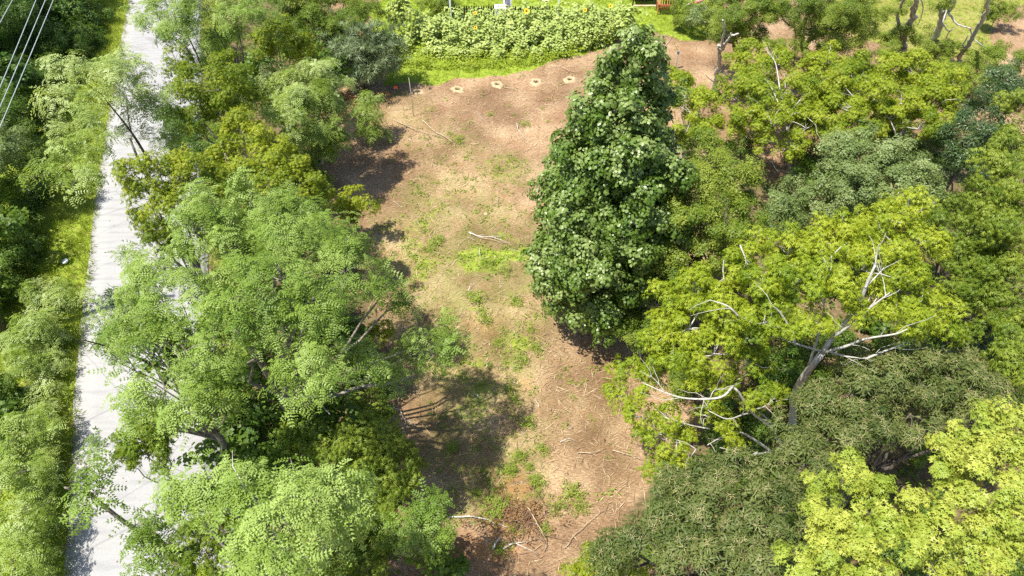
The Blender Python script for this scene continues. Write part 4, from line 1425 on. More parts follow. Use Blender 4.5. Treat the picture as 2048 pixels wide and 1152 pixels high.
tree('understory_tree', 'dark broad leaved shrub over the road beneath the leaning feathery tree', 'shrub', 'dark',
     [(255, 620, 3.4, 30), (225, 595, 3.6, 14), (290, 615, 3.4, 24), (300, 660, 3, 40), (240, 660, 3, 30)], r=.06, dens=1.2)
U = 'shaded shrubs under the feathery trees'
for (bl, lab, sp) in (([(480, 790, 2, 50), (540, 830, 1.8, 50), (500, 850, 1.6, 50), (440, 850, 1.8, 45)], 'leafy dark shrub at the foot of the largest feathery tree', 'under'),
                      ([(650, 800, 1.6, 48), (700, 830, 1.5, 46), (620, 850, 1.5, 46)], 'dark shrub under the pale curved limb of the largest feathery tree', 'under'),
                      ([(340, 720, 1.8, 50), (380, 680, 2.2, 50), (440, 750, 2, 50)], 'dark shrub beneath the middle of the feathery crowns', 'under'),
                      ([(600, 720, 2, 50), (700, 680, 2, 45), (660, 650, 2, 45)], 'dark shrub glimpsed through the gap of the largest feathery crown', 'under'),
                      ([(420, 900, 1.4, 40), (470, 910, 1.6, 46), (530, 920, 1.8, 46)], 'shrub beside the shaded driveway under the feathery trees', 'under'),
                      ([(380, 1080, 2.2, 45), (440, 1060, 2.2, 50), (420, 1120, 2.2, 50), (350, 1130, 2.2, 45)], 'dark olive shrub below the hanging dry twigs', 'olive'),
                      ([(660, 1120, 2.6, 55), (720, 1090, 2.4, 55), (760, 1040, 2, 48), (740, 1130, 2.2, 50)], 'dark green shrub at the bottom beside the bright feathery crown', 'droop'),
                      ([(860, 1120, 1, 36), (905, 1130, .8, 30), (880, 1090, .8, 26)], 'low dark brush at the bottom edge of the clearing', 'under'),
                      ([(765, 655, 1.6, 24, .5), (750, 675, 1.4, 22, .4)], 'small sunlit yellow green shrub in a gap beside the shaded straw', 'olive'),
                      ([(715, 710, 1.8, 34), (735, 735, 1.6, 28)], 'dark blue green shrub behind the reaching feathery limb', 'dark'),
                      ([(590, 60, 2, 40), (520, 140, 2, 45), (640, 130, 2, 45), (670, 60, 2.4, 40)], 'dark shrub beneath the crowns beside the evergreen bush', 'under'),
                      ([(360, 260, 2.2, 45), (420, 290, 2.2, 45), (380, 310, 2, 40), (340, 230, 2.2, 40)], 'dark shrub beneath the olive yellow trees at the far road', 'bank'),
                      ([(600, 330, 1.6, 45), (520, 420, 1.8, 50), (640, 300, 1.4, 36)], 'dark shrub under the round pale feathery tree', 'under')):
    tree('shrub', lab, 'shrub', sp, [(b + (-.25,))[:5] for b in bl] if sp != 'under' else bl, r=.05, group=U, tint=.35, limbs=False, twig=3)
dry = MB()
c0 = P(427, 1020, 5.2)
for k in range(9):
    e = P(402 + k * 6.5 + rnd(-3, 3), 1072 + rnd(-10, 8), 4.2)
    dry.tube(bend(c0, e, 5, .1, .05), np.linspace(.02, .006, 5), 5)
dry.tube(bend(c0, P(455, 985, 6.4), 5, .05, .03), np.linspace(.022, .03, 5), 5)
single('dry_branch', dry, B_STICK, 'bare tan twigs hanging like a broom from the bright feathery crown', 'branch', tuple(c0))

# ---- the shaded bank left of the verge
BK = 'bushes on the bank left of the road verge'
bank = [(30, 30, 3, 55, -.2), (100, 20, 3, 55, -.3), (170, 20, 2.6, 50, -.2), (60, 90, 2.6, 55, -.3), (130, 80, 2.4, 50, -.2), (190, 70, 1.6, 36, 0), (30, 150, 2.6, 55, -.2), (90, 150, 2.2, 50, -.2), (20, 220, 2.4, 50, 0), (80, 230, 2, 46, .2),  # upper bushes carry lower leaf tints: bank shade put into their colour
        (40, 290, 3.2, 56, .1), (100, 310, 1.6, 40, .1), (20, 360, 2.2, 50, -.1), (90, 390, 1.4, 42, -.2), (40, 440, 2, 52, .1), (95, 450, 1.2, 34, .2), (30, 520, 2.2, 55, 0), (80, 500, 1.4, 40, .2), (20, 590, 2.4, 50, 0), (55, 560, 1.8, 40, .1),
        (10, 640, 2.2, 36, -.2), (20, 780, 2, 46, 0), (40, 830, 1.6, 36, 0), (210, 30, 1.4, 30, .1), (20, 900, 2, 40, -.2), (60, 800, 1.2, 34, -.2)]
BANK_LAB = ['dark bush beneath the lone overhead wire at the corner', 'dark bush at the top between the overhead wires', 'dark bush at the top of the bank, right of the overhead wires', 'dark bush below the lone overhead wire', 'dark bush crossed by the overhead wire nearest the road', 'lit edged bush where the bank meets the verge at the top',
            'deep shaded bush under the three close wires', 'dark bush left of the thin pale feathery tree', 'leafy bush where the three close wires leave the frame', 'green bush left of the lowest fronds of the thin pale feathery tree', 'pale topped bush at the frame edge under the overhead wires', 'lit bush next to the verge below the thin pale feathery tree',
            'dark broad leaved bush at the frame edge below the pale topped one', 'small dark bush beside the verge above the white lid', 'wide leafy bush at the frame edge left of the white lid', 'small sunlit bush on the verge side above the white lid', 'leafy bush at the frame edge below the level of the white lid', 'sunlit bush just left of the white lid',
            'bush above the utility pole at the frame edge', 'bush between the utility pole and the wide pale feathery growth', 'dark bush hiding the foot of the utility pole', 'bush in the gap below the wide pale feathery growth at the frame edge', 'small dark bush between the two pale feathery growths over the verge', 'small lit bush where the verge narrows at the top',
            'dark bush beneath the pale feathery growth at the corner', 'low bush in the shadow between the two pale feathery growths']
for i, (x, y, z, r_, t_) in enumerate(bank):
    x -= 26 if y < 250 else (44 if y < 600 else 26)
    if y > 500:
        x -= 14
        z *= .5
    elif x > 30:
        z *= .45
    bl = [(x, y, z, r_, t_)] + [(x + rnd(-.6, .6) * r_, y + rnd(-.2, .7) * r_, z * rnd(.4, .75), r_ * rnd(.5, .8), t_) for _ in range(3)]
    tree('bush', BANK_LAB[i], 'bush', 'round' if i == 10 else ('under' if i % 4 == 2 else 'bank'), bl, r=.05, group=BK, tint=.45, limbs=False, twig=2)
vg = 'yellow green weeds along the grass verge'
for i in range(44):
    Y = rnd(8, 45)
    X = float(road_x(np.array([Y]))[0]) - rnd(.9, 3.6)
    px, py = to_px(X, Y)
    if px < 0:
        continue
    tree('verge_weed', 'bushy yellow green weed growing in the grass verge', 'weed', 'mid', [(px, py - 6, .3, rnd(10, 20), rnd(0, .4))], r=.01, group=vg, limbs=False, twig=0, tint=.7)

# ------------------------------------------------------------------ trees right of the clearing
axis = [(1.7, 1.7), (2.5, 1.95), (3.3, 2.08), (4.2, 2.08), (5.0, 2.02), (5.8, 1.92), (6.6, 1.76), (7.3, 1.56), (8.0, 1.3), (8.7, 1.02), (9.3, .74), (9.9, .46), (10.5, .2)]
pb0 = P(1184, 652)
bl = []
for h, rad in axis:
    n = max(3, int(rad * 3.6)) if h < 10 else 1
    for k in range(n):
        a = 2 * math.pi * (k + rnd(-.25, .25)) / n + h
        rr = rad * rnd(.56, .70) if n > 1 else 0
        c = pb0 + np.array([rr * math.cos(a) + .03 * h, rr * math.sin(a), h + rnd(-.3, .3)])
        px, py = to_px(*c)
        bl.append((px, py, c[2], (rad * .38 + .24) * F / depth(c), rnd(-.12, .12) + (.12 if math.cos(a) < 0 or h > 7 else -.05)))  # paler tint on left side and top: sunlight put into leaf colour
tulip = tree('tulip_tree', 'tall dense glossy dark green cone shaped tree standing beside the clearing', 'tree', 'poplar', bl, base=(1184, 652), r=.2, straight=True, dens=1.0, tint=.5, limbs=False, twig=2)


def single_leaves(root, sp, pts, count, mats, size, ztint):
    """The largest leaves of a crown that can be picked out one by one."""
    meshes = []
    for k in range(5):
        q = spray_broad(1, size, size, .01) if sp == 'broad' else spray_star(1, size, .01)
        V = np.array([x[0] for x in q])
        V = V - V.reshape(-1, 3).mean(0)
        meshes.append(quads_mesh('leaf', V, np.full(len(V), ztint + .1 * (k % 3)), mats))
    for p, nrm in pts[:count]:
        o = link('leaf', random.choice(meshes), root)
        o.location = Vector(p) - root.location
        q = Vector(nrm).to_track_quat('Z', 'Y') @ Matrix.Rotation(rnd(0, 6.28), 3, 'Z').to_quaternion()
        o.rotation_euler = q.to_euler()
        s_ = rnd(.85, 1.25)
        o.scale = (s_, s_, s_)


pts = []
while len(pts) < 300:
    h, rad = axis[random.choice([0, 1, 2, 2, 3, 3, 4, 4, 5, 5, 6, 6, 7, 8, 9, 10])]
    a = rnd(-math.pi * 1.05, .05)
    n_ = np.array([math.cos(a), math.sin(a), rnd(.15, .9)])
    pts.append((pb0 + np.array([math.cos(a) * rad, math.sin(a) * rad, h + rnd(-.5, .5)]), n_ + rng.normal(size=3) * .35))
single_leaves(tulip, 'broad', pts, 300, [M_POPLAR], .115, .55)

tree('yellow_sapling', 'bright yellow green small tree tucked behind the tall glossy tree', 'tree', 'ash', [(1370, 190, 3.2, 40, .1), (1395, 225, 3.2, 48, .1), (1360, 160, 3, 30, .1), (1400, 270, 2.6, 46, -.05), (1370, 260, 2.6, 40)], r=.08, dens=1.25)
tree('green_tree', 'airy mid green tree right beside the tall glossy tree', 'tree', 'mid',
     [(1420, 320, 6.53, 56, .25), (1400, 370, 6.53, 58, .2), (1460, 360, 6.53, 56, .2), (1380, 430, 5.96, 52, .1), (1450, 430, 6.25, 60, .15), (1500, 420, 5.68, 46, .1), (1360, 490, 4.83, 44, -.05), (1430, 490, 5.11, 48), (1340, 530, 4.26, 40, -.1), (1390, 540, 4.26, 44, -.1)], r=.12, dens=1.05)
tree('green_tree', 'low green tree squeezed between the glossy tree and the big yellow one', 'tree', 'mid', [(1300, 560, 3, 48, -.3), (1340, 570, 3, 44, -.25), (1250, 620, 2.4, 40, -.35), (1280, 660, 2, 40, -.35)], r=.08, dens=1.1)
tree('ash_tree', 'sparse yellow tree with a star of white branches at its centre', 'tree', 'sparse_ash',
     [(1500, 110, 4.2, 40, .1), (1550, 115, 4.2, 38, .1), (1480, 165, 4, 42, .05), (1530, 190, 4.2, 44, .1), (1590, 180, 4, 42, .05), (1490, 225, 3.6, 40), (1550, 245, 3.6, 40, .05), (1615, 250, 3.2, 40), (1470, 250, 3, 30), (1450, 190, 3.4, 30), (1520, 150, 3.8, 34), (1570, 215, 3.4, 34), (1610, 215, 3.2, 36), (1630, 130, 3.6, 30), (1590, 290, 2.6, 28, .05), (1530, 285, 2.8, 26)], base=(1582, 350), r=.1, group=GA, lift=.6, dens=1.25,
     poly=[([(1580, 345, .2), (1575, 300, 1.6), (1568, 240, 3.2), (1562, 190, 4.2)], .075, .02), ([(1568, 236, 3.2), (1540, 222, 3.7), (1500, 222, 4)], .035, .012), ([(1568, 236, 3.2), (1600, 226, 3.6), (1632, 250, 3.4)], .035, .012), ([(1568, 236, 3.2), (1540, 170, 4), (1508, 145, 4.2)], .03, .01),
           ([(1572, 300, 1.6), (1550, 305, 1.8), (1545, 325, 1.6), (1556, 345, 1.2)], .025, .01), ([(1568, 240, 3.2), (1600, 200, 3.8), (1625, 170, 4)], .03, .01), ([(1560, 180, 4), (1552, 130, 4.6), (1542, 110, 4.8)], .03, .01)])
tree('ash_tree', 'broad yellow green tree with pale limbs, above the rounded grey green crown', 'tree', 'sparse_ash',
     [(1660, 120, 4, 42, .1), (1640, 170, 4, 42), (1700, 150, 4, 42, .05), (1690, 210, 3.8, 46), (1750, 190, 4, 44, .05), (1650, 230, 3.4, 42, -.1), (1720, 250, 3.2, 42), (1670, 265, 3, 34, -.1), (1730, 130, 3.4, 34), (1760, 240, 3, 34), (1700, 180, 3.4, 34), (1660, 200, 3.2, 34), (1610, 150, 3, 30)], base=(1738, 300), r=.1, group=GA, lift=.6, dens=1.25,
     poly=[([(1736, 272, .8), (1745, 240, 2), (1755, 200, 3.4), (1760, 180, 4)], .06, .02), ([(1752, 212, 3), (1730, 205, 3.4), (1710, 195, 3.8), (1690, 175, 4)], .03, .01), ([(1738, 206, 3.4), (1745, 195, 3.7), (1753, 200, 3.6)], .02, .01)])
tree('ash_tree', 'yellow tree nearest the leaning bare trunks, rightmost of the far yellow row', 'tree', 'sparse_ash',
     [(1780, 130, 4.2, 40, .15), (1830, 140, 4.2, 44, .15), (1880, 150, 4, 42, .1), (1810, 200, 3.8, 46, .05), (1870, 205, 3.6, 46, .05), (1780, 230, 3.4, 42), (1840, 250, 3.2, 44), (1890, 240, 3, 36, 0), (1900, 190, 3.4, 36, .05), (1800, 165, 3.4, 34), (1850, 175, 3.4, 34), (1830, 215, 3, 34), (1770, 180, 3, 32)], r=.1, group=GA, lift=.6, dens=1.25)
tree('rounded_tree', 'rounded grey green tree with small dense leaves behind the big yellow tree', 'tree', 'round',
     [(1690, 320, 5, 56, .1), (1750, 310, 5.4, 62, .1), (1810, 330, 5, 56, .1), (1660, 370, 4.4, 52), (1720, 370, 5, 62, .05), (1790, 380, 4.8, 62, .05), (1840, 385, 4.2, 44), (1690, 410, 4, 48, -.05), (1860, 420, 3.6, 36, -.1)], r=.15)
tree('rounded_tree', 'smaller grey green tree to the left of the rounded one, half behind the yellow crown', 'tree', 'round', [(1590, 390, 3.6, 44, -.15), (1560, 420, 3.4, 44, -.2), (1620, 420, 3.4, 44, -.2), (1540, 450, 3, 36, -.25), (1650, 430, 3, 34, -.2)], r=.1)
tree('dark_leaf_tree', 'dark glossy long leaved tree at the edge, between yellow row and drooping trees', 'tree', 'dark',
     [(1960, 250, 4.2, 46), (1930, 290, 3.8, 42), (1980, 200, 4.4, 44), (1950, 330, 3.2, 40), (2010, 160, 4.4, 44, .1), (1920, 320, 2.8, 30), (1990, 290, 4, 40), (1900, 190, 2.6, 26, .2)], r=.11)
tree('drooping_tree', 'tall drooping light green tree at the frame edge', 'tree', 'droop',
     [(2030, 300, 6.6, 56, .1), (2000, 350, 6.6, 60, .15), (2040, 390, 6.8, 62, .1), (1980, 400, 6, 56, .05), (2020, 450, 6.2, 62, .1), (1970, 460, 5.4, 52, -.05), (2050, 220, 6, 50, .1), (2040, 510, 5.6, 50)], r=.16, dens=1.05)
tree('drooping_tree', 'darker drooping tree right of the big yellow crown, above a black gap', 'tree', 'droop',
     [(1920, 500, 5, 52, -.2), (1960, 540, 5, 55, -.15), (2010, 560, 5, 56, -.1), (1930, 580, 4.6, 50, -.2), (1990, 620, 4.4, 52, -.15), (1950, 640, 4, 42, -.2), (2040, 620, 4.6, 48, -.1), (1880, 460, 4.6, 40, -.25), (1900, 420, 4, 36, -.2)], r=.14)
tree('drooping_tree', 'drooping green tree at the edge just above the bright rounded crown', 'tree', 'droop',
     [(2030, 700, 5.4, 54, 0), (2040, 760, 5.4, 56), (2000, 740, 4.8, 40, -.1), (2060, 650, 5, 50)], r=.12)
tree('ash_tree', 'largest bright yellow green tree with white forking limbs', 'tree', 'ash',
     [(1820, 430, 7.4, 52, .2), (1765, 430, 7.4, 50, .2), (1845, 480, 7, 46, .15), (1700, 465, 7.2, 54, .1), (1790, 490, 7.4, 58, .15), (1640, 480, 7, 52, .1), (1580, 500, 6.8, 50, .1), (1520, 505, 6.4, 44, .1), (1730, 530, 7.4, 60, .1), (1660, 550, 7.6, 62, .1), (1590, 560, 7.4, 62, .1),
      (1520, 565, 7, 58, .05), (1450, 550, 6.2, 52, .05), (1390, 580, 5.8, 52, .1), (1340, 610, 5.4, 52, .15), (1310, 660, 5, 50, .15), (1380, 650, 5.6, 58, .1), (1450, 630, 6.2, 60, .05), (1530, 640, 6.6, 56), (1810, 560, 7, 56, .1), (1740, 610, 7, 52, .05), (1820, 630, 6.6, 50, .05), (1870, 620, 6.2, 46, .1), (1900, 660, 5.8, 40, .15), (1350, 710, 5, 50, .05), (1430, 700, 5.4, 54), (1620, 640, 6.8, 46, 0)],
     base=(1585, 905), r=.16, group=GA, dens=1.0, lift=.5, limbs=False, ps=.60, twig=3, main=True,
     poly=[([(1584, 860, 1), (1590, 790, 3.2), (1612, 748, 4.4), (1645, 705, 5.4)], .19, .13), ([(1645, 705, 5.4), (1675, 660, 6.2), (1712, 620, 7), (1735, 565, 7.8), (1750, 530, 8.2)], .11, .035), ([(1645, 705, 5.4), (1690, 693, 5.9), (1730, 678, 6.3), (1790, 668, 6.7), (1815, 658, 6.9)], .065, .02),
           ([(1648, 704, 5.4), (1600, 690, 5.9), (1578, 683, 6.2)], .05, .018), ([(1655, 702, 5.4), (1690, 712, 5.5), (1735, 718, 5.6)], .05, .015), ([(1665, 675, 6), (1700, 650, 6.6), (1745, 612, 7.2), (1780, 585, 7.6)], .07, .02), ([(1590, 690, 6), (1578, 655, 6.6), (1560, 625, 7), (1545, 612, 7.2)], .05, .015),
           ([(1730, 575, 7.7), (1755, 550, 7.9), (1768, 535, 8)], .035, .012), ([(1612, 748, 4.4), (1640, 660, 6.2), (1648, 610, 7), (1630, 570, 7.6)], .06, .015), ([(1480, 635, 6.7), (1455, 612, 7), (1420, 600, 7)], .045, .015), ([(1480, 490, 7), (1492, 520, 6.9), (1500, 545, 6.7)], .03, .012),
           ([(1730, 718, 5.6), (1775, 700, 5.8), (1815, 685, 6), (1840, 676, 6.2)], .05, .012)])
tree('ash_tree', 'half bare yellow tree with long white limbs stretching over the bare ground', 'tree', 'sparse_ash',
     [(1250, 745, 4, 34, .1), (1235, 790, 3.6, 32, .1), (1290, 760, 4, 36, .05), (1275, 830, 3.6, 34, .05), (1310, 870, 3.4, 36), (1330, 830, 3.6, 34, .05), (1350, 905, 3.2, 36, .05), (1310, 930, 2.8, 28, .1), (1390, 740, 4.4, 44, 0), (1450, 760, 4.4, 40, -.1), (1500, 720, 4.8, 44, -.05), (1530, 780, 4.2, 44, -.1), (1420, 830, 3.6, 34, -.05), (1460, 870, 3.2, 30, -.05), (1370, 870, 3.2, 28)],
     base=(1590, 965), r=.11, group=GA, dens=1.0, lift=.5, limbs=False, ps=.54, twig=3, main=True,
     poly=[([(1588, 962, .1), (1572, 915, 1.2), (1545, 858, 2.8), (1500, 822, 3.8), (1482, 790, 4.4), (1465, 772, 4.8)], .10, .045), ([(1545, 850, 2.8), (1520, 826, 3.4), (1490, 828, 3.7), (1455, 838, 3.9), (1418, 822, 4.1)], .055, .02), ([(1466, 772, 4.8), (1440, 795, 4.7), (1375, 797, 4.6), (1330, 785, 4.6), (1285, 765, 4.6)], .06, .018),
           ([(1330, 785, 4.6), (1315, 765, 4.8), (1300, 750, 4.9)], .025, .01), ([(1545, 905, 1.4), (1510, 880, 2.2), (1476, 864, 2.8), (1440, 876, 3), (1415, 890, 3.1)], .075, .02), ([(1545, 903, 1.4), (1500, 910, 2), (1480, 905, 2.4), (1440, 895, 2.8)], .055, .018), ([(1515, 905, 2.2), (1495, 920, 2.3), (1480, 938, 2.2)], .075, .06),
           ([(1420, 858, 3.4), (1380, 850, 3.6), (1345, 838, 3.7)], .035, .012), ([(1392, 898, 3.2), (1370, 885, 3.3), (1345, 878, 3.4)], .028, .01), ([(1392, 898, 3.2), (1378, 920, 3), (1370, 948, 2.8)], .025, .01), ([(1500, 822, 3.8), (1530, 812, 4.2), (1550, 795, 4.5)], .04, .015), ([(1420, 797, 4.6), (1430, 780, 4.8), (1460, 778, 4.9)], .03, .01)])
tree('sourwood_tree', 'dark lance leaved tree with tan flower sprays, beside the big yellow trunk', 'tree', 'sour',
     [(1640, 820, 5, 58, -.05), (1700, 790, 5.4, 62), (1770, 770, 5.4, 62, .05), (1840, 770, 5.4, 60, .05), (1900, 760, 5.4, 58, .1), (1960, 780, 5.2, 58, .1), (1590, 870, 4.6, 50, -.1), (1660, 870, 5, 60, -.05), (1740, 840, 5.2, 62), (1820, 830, 5, 56), (1700, 730, 4.8, 40, .1), (1900, 820, 4.6, 50, 0), (2010, 800, 5, 46, 0), (1850, 720, 4.8, 40, .2), (1920, 720, 4.8, 36, .25)], r=.16)
tree('sourwood_tree', 'dark lance leaved tree in front at the bottom, with tan flower sprays and grey twigs', 'tree', 'sour',
     [(1400, 980, 5, 56), (1470, 960, 5.2, 60, .05), (1540, 960, 5.2, 60), (1610, 930, 5.2, 56), (1350, 1030, 5, 56, -.05), (1420, 1040, 5.6, 66, .05), (1500, 1040, 5.8, 68, .05), (1580, 1020, 5.6, 62), (1300, 1080, 4.8, 52, -.1), (1370, 1110, 5.4, 62), (1450, 1120, 5.8, 64, .05), (1530, 1110, 5.8, 62), (1600, 1090, 5.4, 54, -.05), (1250, 1090, 4.2, 44, -.15), (1330, 960, 4.4, 36, -.1), (1650, 980, 5, 46, -.1), (1220, 1120, 3.8, 40, -.15)], r=.16)
maple = tree('maple_tree', 'brightest lime green tree with rounded leaf clumps, at the corner', 'tree', 'maple',
     [(1690, 960, 7.6, 46, 0), (1740, 985, 7.6, 40, -.1), (1650, 1035, 7.6, 46, .05), (1700, 1040, 7.8, 40, .05), (1600, 1110, 7.2, 46), (1665, 1105, 7.6, 44, .05), (1730, 1100, 7.8, 42), (1790, 1040, 8, 46, .05), (1840, 1010, 8.2, 44, .1), (1880, 1055, 8.2, 46, .1), (1820, 1080, 8, 46, .1), (1760, 1150, 7.6, 40, .05),
      (1905, 880, 7.4, 44, .05), (1955, 860, 7.8, 44, .1), (2005, 850, 7.8, 44, .1), (1900, 930, 8, 42, .1), (1950, 920, 8.4, 46, .1), (2010, 910, 8.2, 44, .05), (1960, 985, 8.2, 46, .05), (2035, 975, 8.2, 44, .05), (1910, 985, 8, 34, 0), (2040, 1040, 8, 44, .05), (1975, 1060, 7.8, 44, .1), (1930, 1115, 7.4, 42, 0), (2000, 1115, 7.6, 42, .05), (2050, 1110, 7.2, 40), (1865, 1140, 7.2, 42, .05), (1690, 1165, 7.2, 44), (1700, 925, 7.2, 26, .05), (1640, 985, 7, 34, -.1)],
     r=.22, dens=1.0, tint=.55, base=(1850, 1420), limbs=False, twig=0, poly=[([(1770, 1075, 5.6), (1740, 1032, 6.6), (1722, 1003, 7.2)], .03, .014), ([(1966, 1070, 5.6), (1962, 1042, 6.6), (1950, 1025, 7)], .025, .012)])
tree('shrub', 'yellow green shrub poking up at the bottom below the dark lance leaved tree', 'shrub', 'olive', [(1200, 1150, 3, 46, .35), (1260, 1155, 3, 40, .3), (1150, 1165, 2.6, 36, .3)], r=.05)
tree('shrub', 'dark shrub filling the black gap under the drooping tree', 'shrub', 'dark', [(1980, 690, 1.6, 50, -.3), (1920, 700, 1.8, 46, -.3), (1960, 740, 1.4, 46, -.3)], r=.05, limbs=False)
UR = 'shrubs below the trees on the slope'
for (bl, lab) in (([(1600, 300, 1.2, 36), (1640, 320, 1, 34), (1620, 350, 1, 34)], 'low green shrub at the foot of the star branched yellow tree'), ([(1560, 740, 1.6, 46), (1620, 780, 1.4, 40), (1520, 860, 1.2, 40)], 'green shrub around the trunk of the largest yellow tree'),
                  ([(1880, 300, 1, 34), (1860, 350, 1, 34)], 'yellow green shrub between the rounded tree and the dark glossy one'), ([(1320, 390, 1, 36), (1340, 450, 1, 38)], 'dark shrub at the foot of the airy green tree'),
                  ([(1620, 690, 1.6, 46), (1720, 730, 1.6, 46), (1800, 700, 1.8, 46), (1860, 690, 1.6, 40)], 'dark shrub under the outer limbs of the largest yellow tree'), ([(1480, 290, .8, 30), (1440, 300, .8, 28)], 'low shrub under the sparse yellow tree by the pale log')):
    tree('shrub', lab, 'shrub', 'bank', bl, r=.05, group=UR, limbs=False, twig=2)

ug = 'low shrubs filling the shade of the woods'
placed = []
for _ in range(4000):
    if len(placed) >= 90:
        break
    px, py = rnd(300, 2080), rnd(60, 1180)
    if poly_mask(np.array([px]), np.array([py]), LEFT_WOOD if px < 900 else RIGHT_WOOD)[0] < 1 or (px > 1300 and py < 360) or (px < 430 and py > 100) or (1870 < px < 2020 and 620 < py < 770):
        continue
    if any((px - a) ** 2 + (py - b) ** 2 < 58 ** 2 for a, b in placed):
        continue
    placed.append((px, py))
    z = rnd(.5, 1.3)
    tree('shrub', 'low leafy shrub in the shade beneath the tree crowns', 'shrub', random.choice(('bank', 'mid', 'bank', 'under')), [(px, py, z, rnd(30, 42), rnd(-.2, .15)), (px + rnd(-25, 25), py + rnd(-18, 22), z * .7, rnd(22, 32), rnd(-.2, .1))], r=.03, group=ug, limbs=False, twig=2, dens=.8)

for _ in range(20):
    px, py = rnd(1440, 1910), rnd(130, 300)
    tree('shrub', 'low green growth on the bare ground between the far yellow trees', 'shrub', random.choice(('mid', 'bank', 'olive')), [(px, py, .5, rnd(18, 28), rnd(-.1, .2)), (px + rnd(-20, 20), py + rnd(-8, 10), .35, rnd(14, 20))], r=.02, group='low growth between the far yellow trees', limbs=False, twig=2, dens=.9)

# ---- along the top right
tree('dark_tree', 'dark green tree with dark trunks beside the dead snag', 'tree', 'mid', [(1490, 0, 5, 46, -.1), (1470, 30, 4.6, 44, -.1), (1510, 35, 4.4, 44, -.15), (1450, 60, 3.6, 36, -.1), (1530, 10, 5, 40, 0), (1500, 70, 3.2, 34, -.2), (1440, 20, 3.6, 32, 0)], base=(1484, 116), r=.13, poly=[([(1484, 114, 0), (1487, 85, 1.4), (1500, 50, 3)], .10, .05, B_DARK), ([(1492, 112, 0), (1512, 60, 2), (1530, 35, 3.4)], .05, .025, B_DARK), ([(1478, 112, 0), (1472, 75, 1.6), (1460, 40, 3)], .05, .025, B_DARK)], dens=.9)
tree('dark_tree', 'dark green tree with a forked black trunk in front of the pasture', 'tree', 'mid', [(1590, 10, 5, 44, 0), (1640, 10, 5, 46, .05), (1690, 20, 4.6, 46, .05), (1730, 15, 4.4, 44, .1), (1660, 60, 3.6, 46, -.05), (1710, 65, 3.2, 40, -.05), (1620, 60, 3.2, 40, -.2), (1560, 30, 4, 34, 0), (1750, 45, 3, 30, .05)], base=(1605, 90), r=.16, poly=[([(1604, 88, 0), (1606, 50, 1.7), (1625, 15, 3.4), (1640, -10, 4.6)], .15, .08, B_DARK), ([(1592, 74, .2), (1588, 45, 1.4), (1582, 25, 2.4), (1560, 10, 3)], .06, .03, B_DARK)], dens=.85)


def bare_tree(name, label, cat, base, polys, mat=B_DEAD, leaves=None, group=None):
    b = P(*base)
    root = empty(name, b)
    tag(root, label, cat, group)
    for i, (pl, r0, r1) in enumerate(polys):
        sp_ = smooth_path([P(*q) for q in pl], 5)
        sp_[1:-1] += rng.normal(size=(len(sp_) - 2, 3)) * r0 * .25
        mb = MB()
        mb.tube(sp_, np.linspace(r0, r1, len(sp_)), 8)
        mb.build('trunk' if i == 0 else 'limb', mat, root)
    if leaves:
        bw = [(P(x, y, z), r_ * depth(P(x, y, z)) / F, .1) for x, y, z, r_ in leaves]
        V, t, m, _ = crown_quads('mid', bw, .8)
        cr = link('crown', quads_mesh('crown', V, t, [M_MID], m, b), root)
        cr['kind'] = 'stuff'
    return root


bare_tree('dead_snag', 'bleached dead snag with broken branches between the yellow trees and the bank', 'dead tree', (1428, 192),
          [([(1428, 194, -.1), (1430, 170, .7), (1436, 140, 1.8), (1442, 105, 3.1), (1447, 88, 3.7)], .13, .08), ([(1444, 96, 3.4), (1447, 70, 4.4), (1448, 50, 5.1), (1445, 40, 5.5)], .065, .03), ([(1446, 96, 3.4), (1455, 82, 4), (1463, 72, 4.4), (1477, 67, 4.6)], .065, .03), ([(1440, 130, 2.2), (1438, 108, 3), (1437, 90, 3.7)], .07, .05),
           ([(1430, 165, .9), (1420, 158, 1.2), (1408, 148, 1.6)], .035, .012), ([(1433, 150, 1.4), (1444, 140, 1.8), (1452, 128, 2.3)], .022, .008), ([(1436, 140, 1.8), (1428, 130, 2.2), (1424, 118, 2.6)], .02, .008), ([(1458, 78, 4.1), (1462, 66, 4.6)], .04, .02), ([(1432, 155, 1.2), (1445, 160, 1.2), (1455, 172, 1)], .018, .006), ([(1438, 125, 2.4), (1448, 120, 2.7)], .016, .006)])
GB = 'leaning bare trunks at the far pasture'
bare_tree('bare_tree', 'forked pale trunk, leftmost of the leaning bare trees in front of the pasture', 'dead tree', (1806, 95),
          [([(1806, 96, -.1), (1808, 70, .9), (1822, 40, 2.1), (1830, 10, 3.3), (1838, -25, 4.8)], .17, .10), ([(1806, 80, .5), (1797, 45, 1.8), (1797, 20, 2.8), (1812, -10, 4)], .10, .06), ([(1812, 55, 1.5), (1826, 35, 2.4), (1835, 10, 3.4), (1836, -10, 4.1)], .045, .03), ([(1838, -10, 4.2), (1846, 15, 3.4), (1840, 40, 2.6), (1834, 52, 2.2)], .035, .012)], B_PALE, [(1800, 10, 3, 26), (1830, 70, 1.4, 26), (1790, 75, 1.2, 24)], GB)
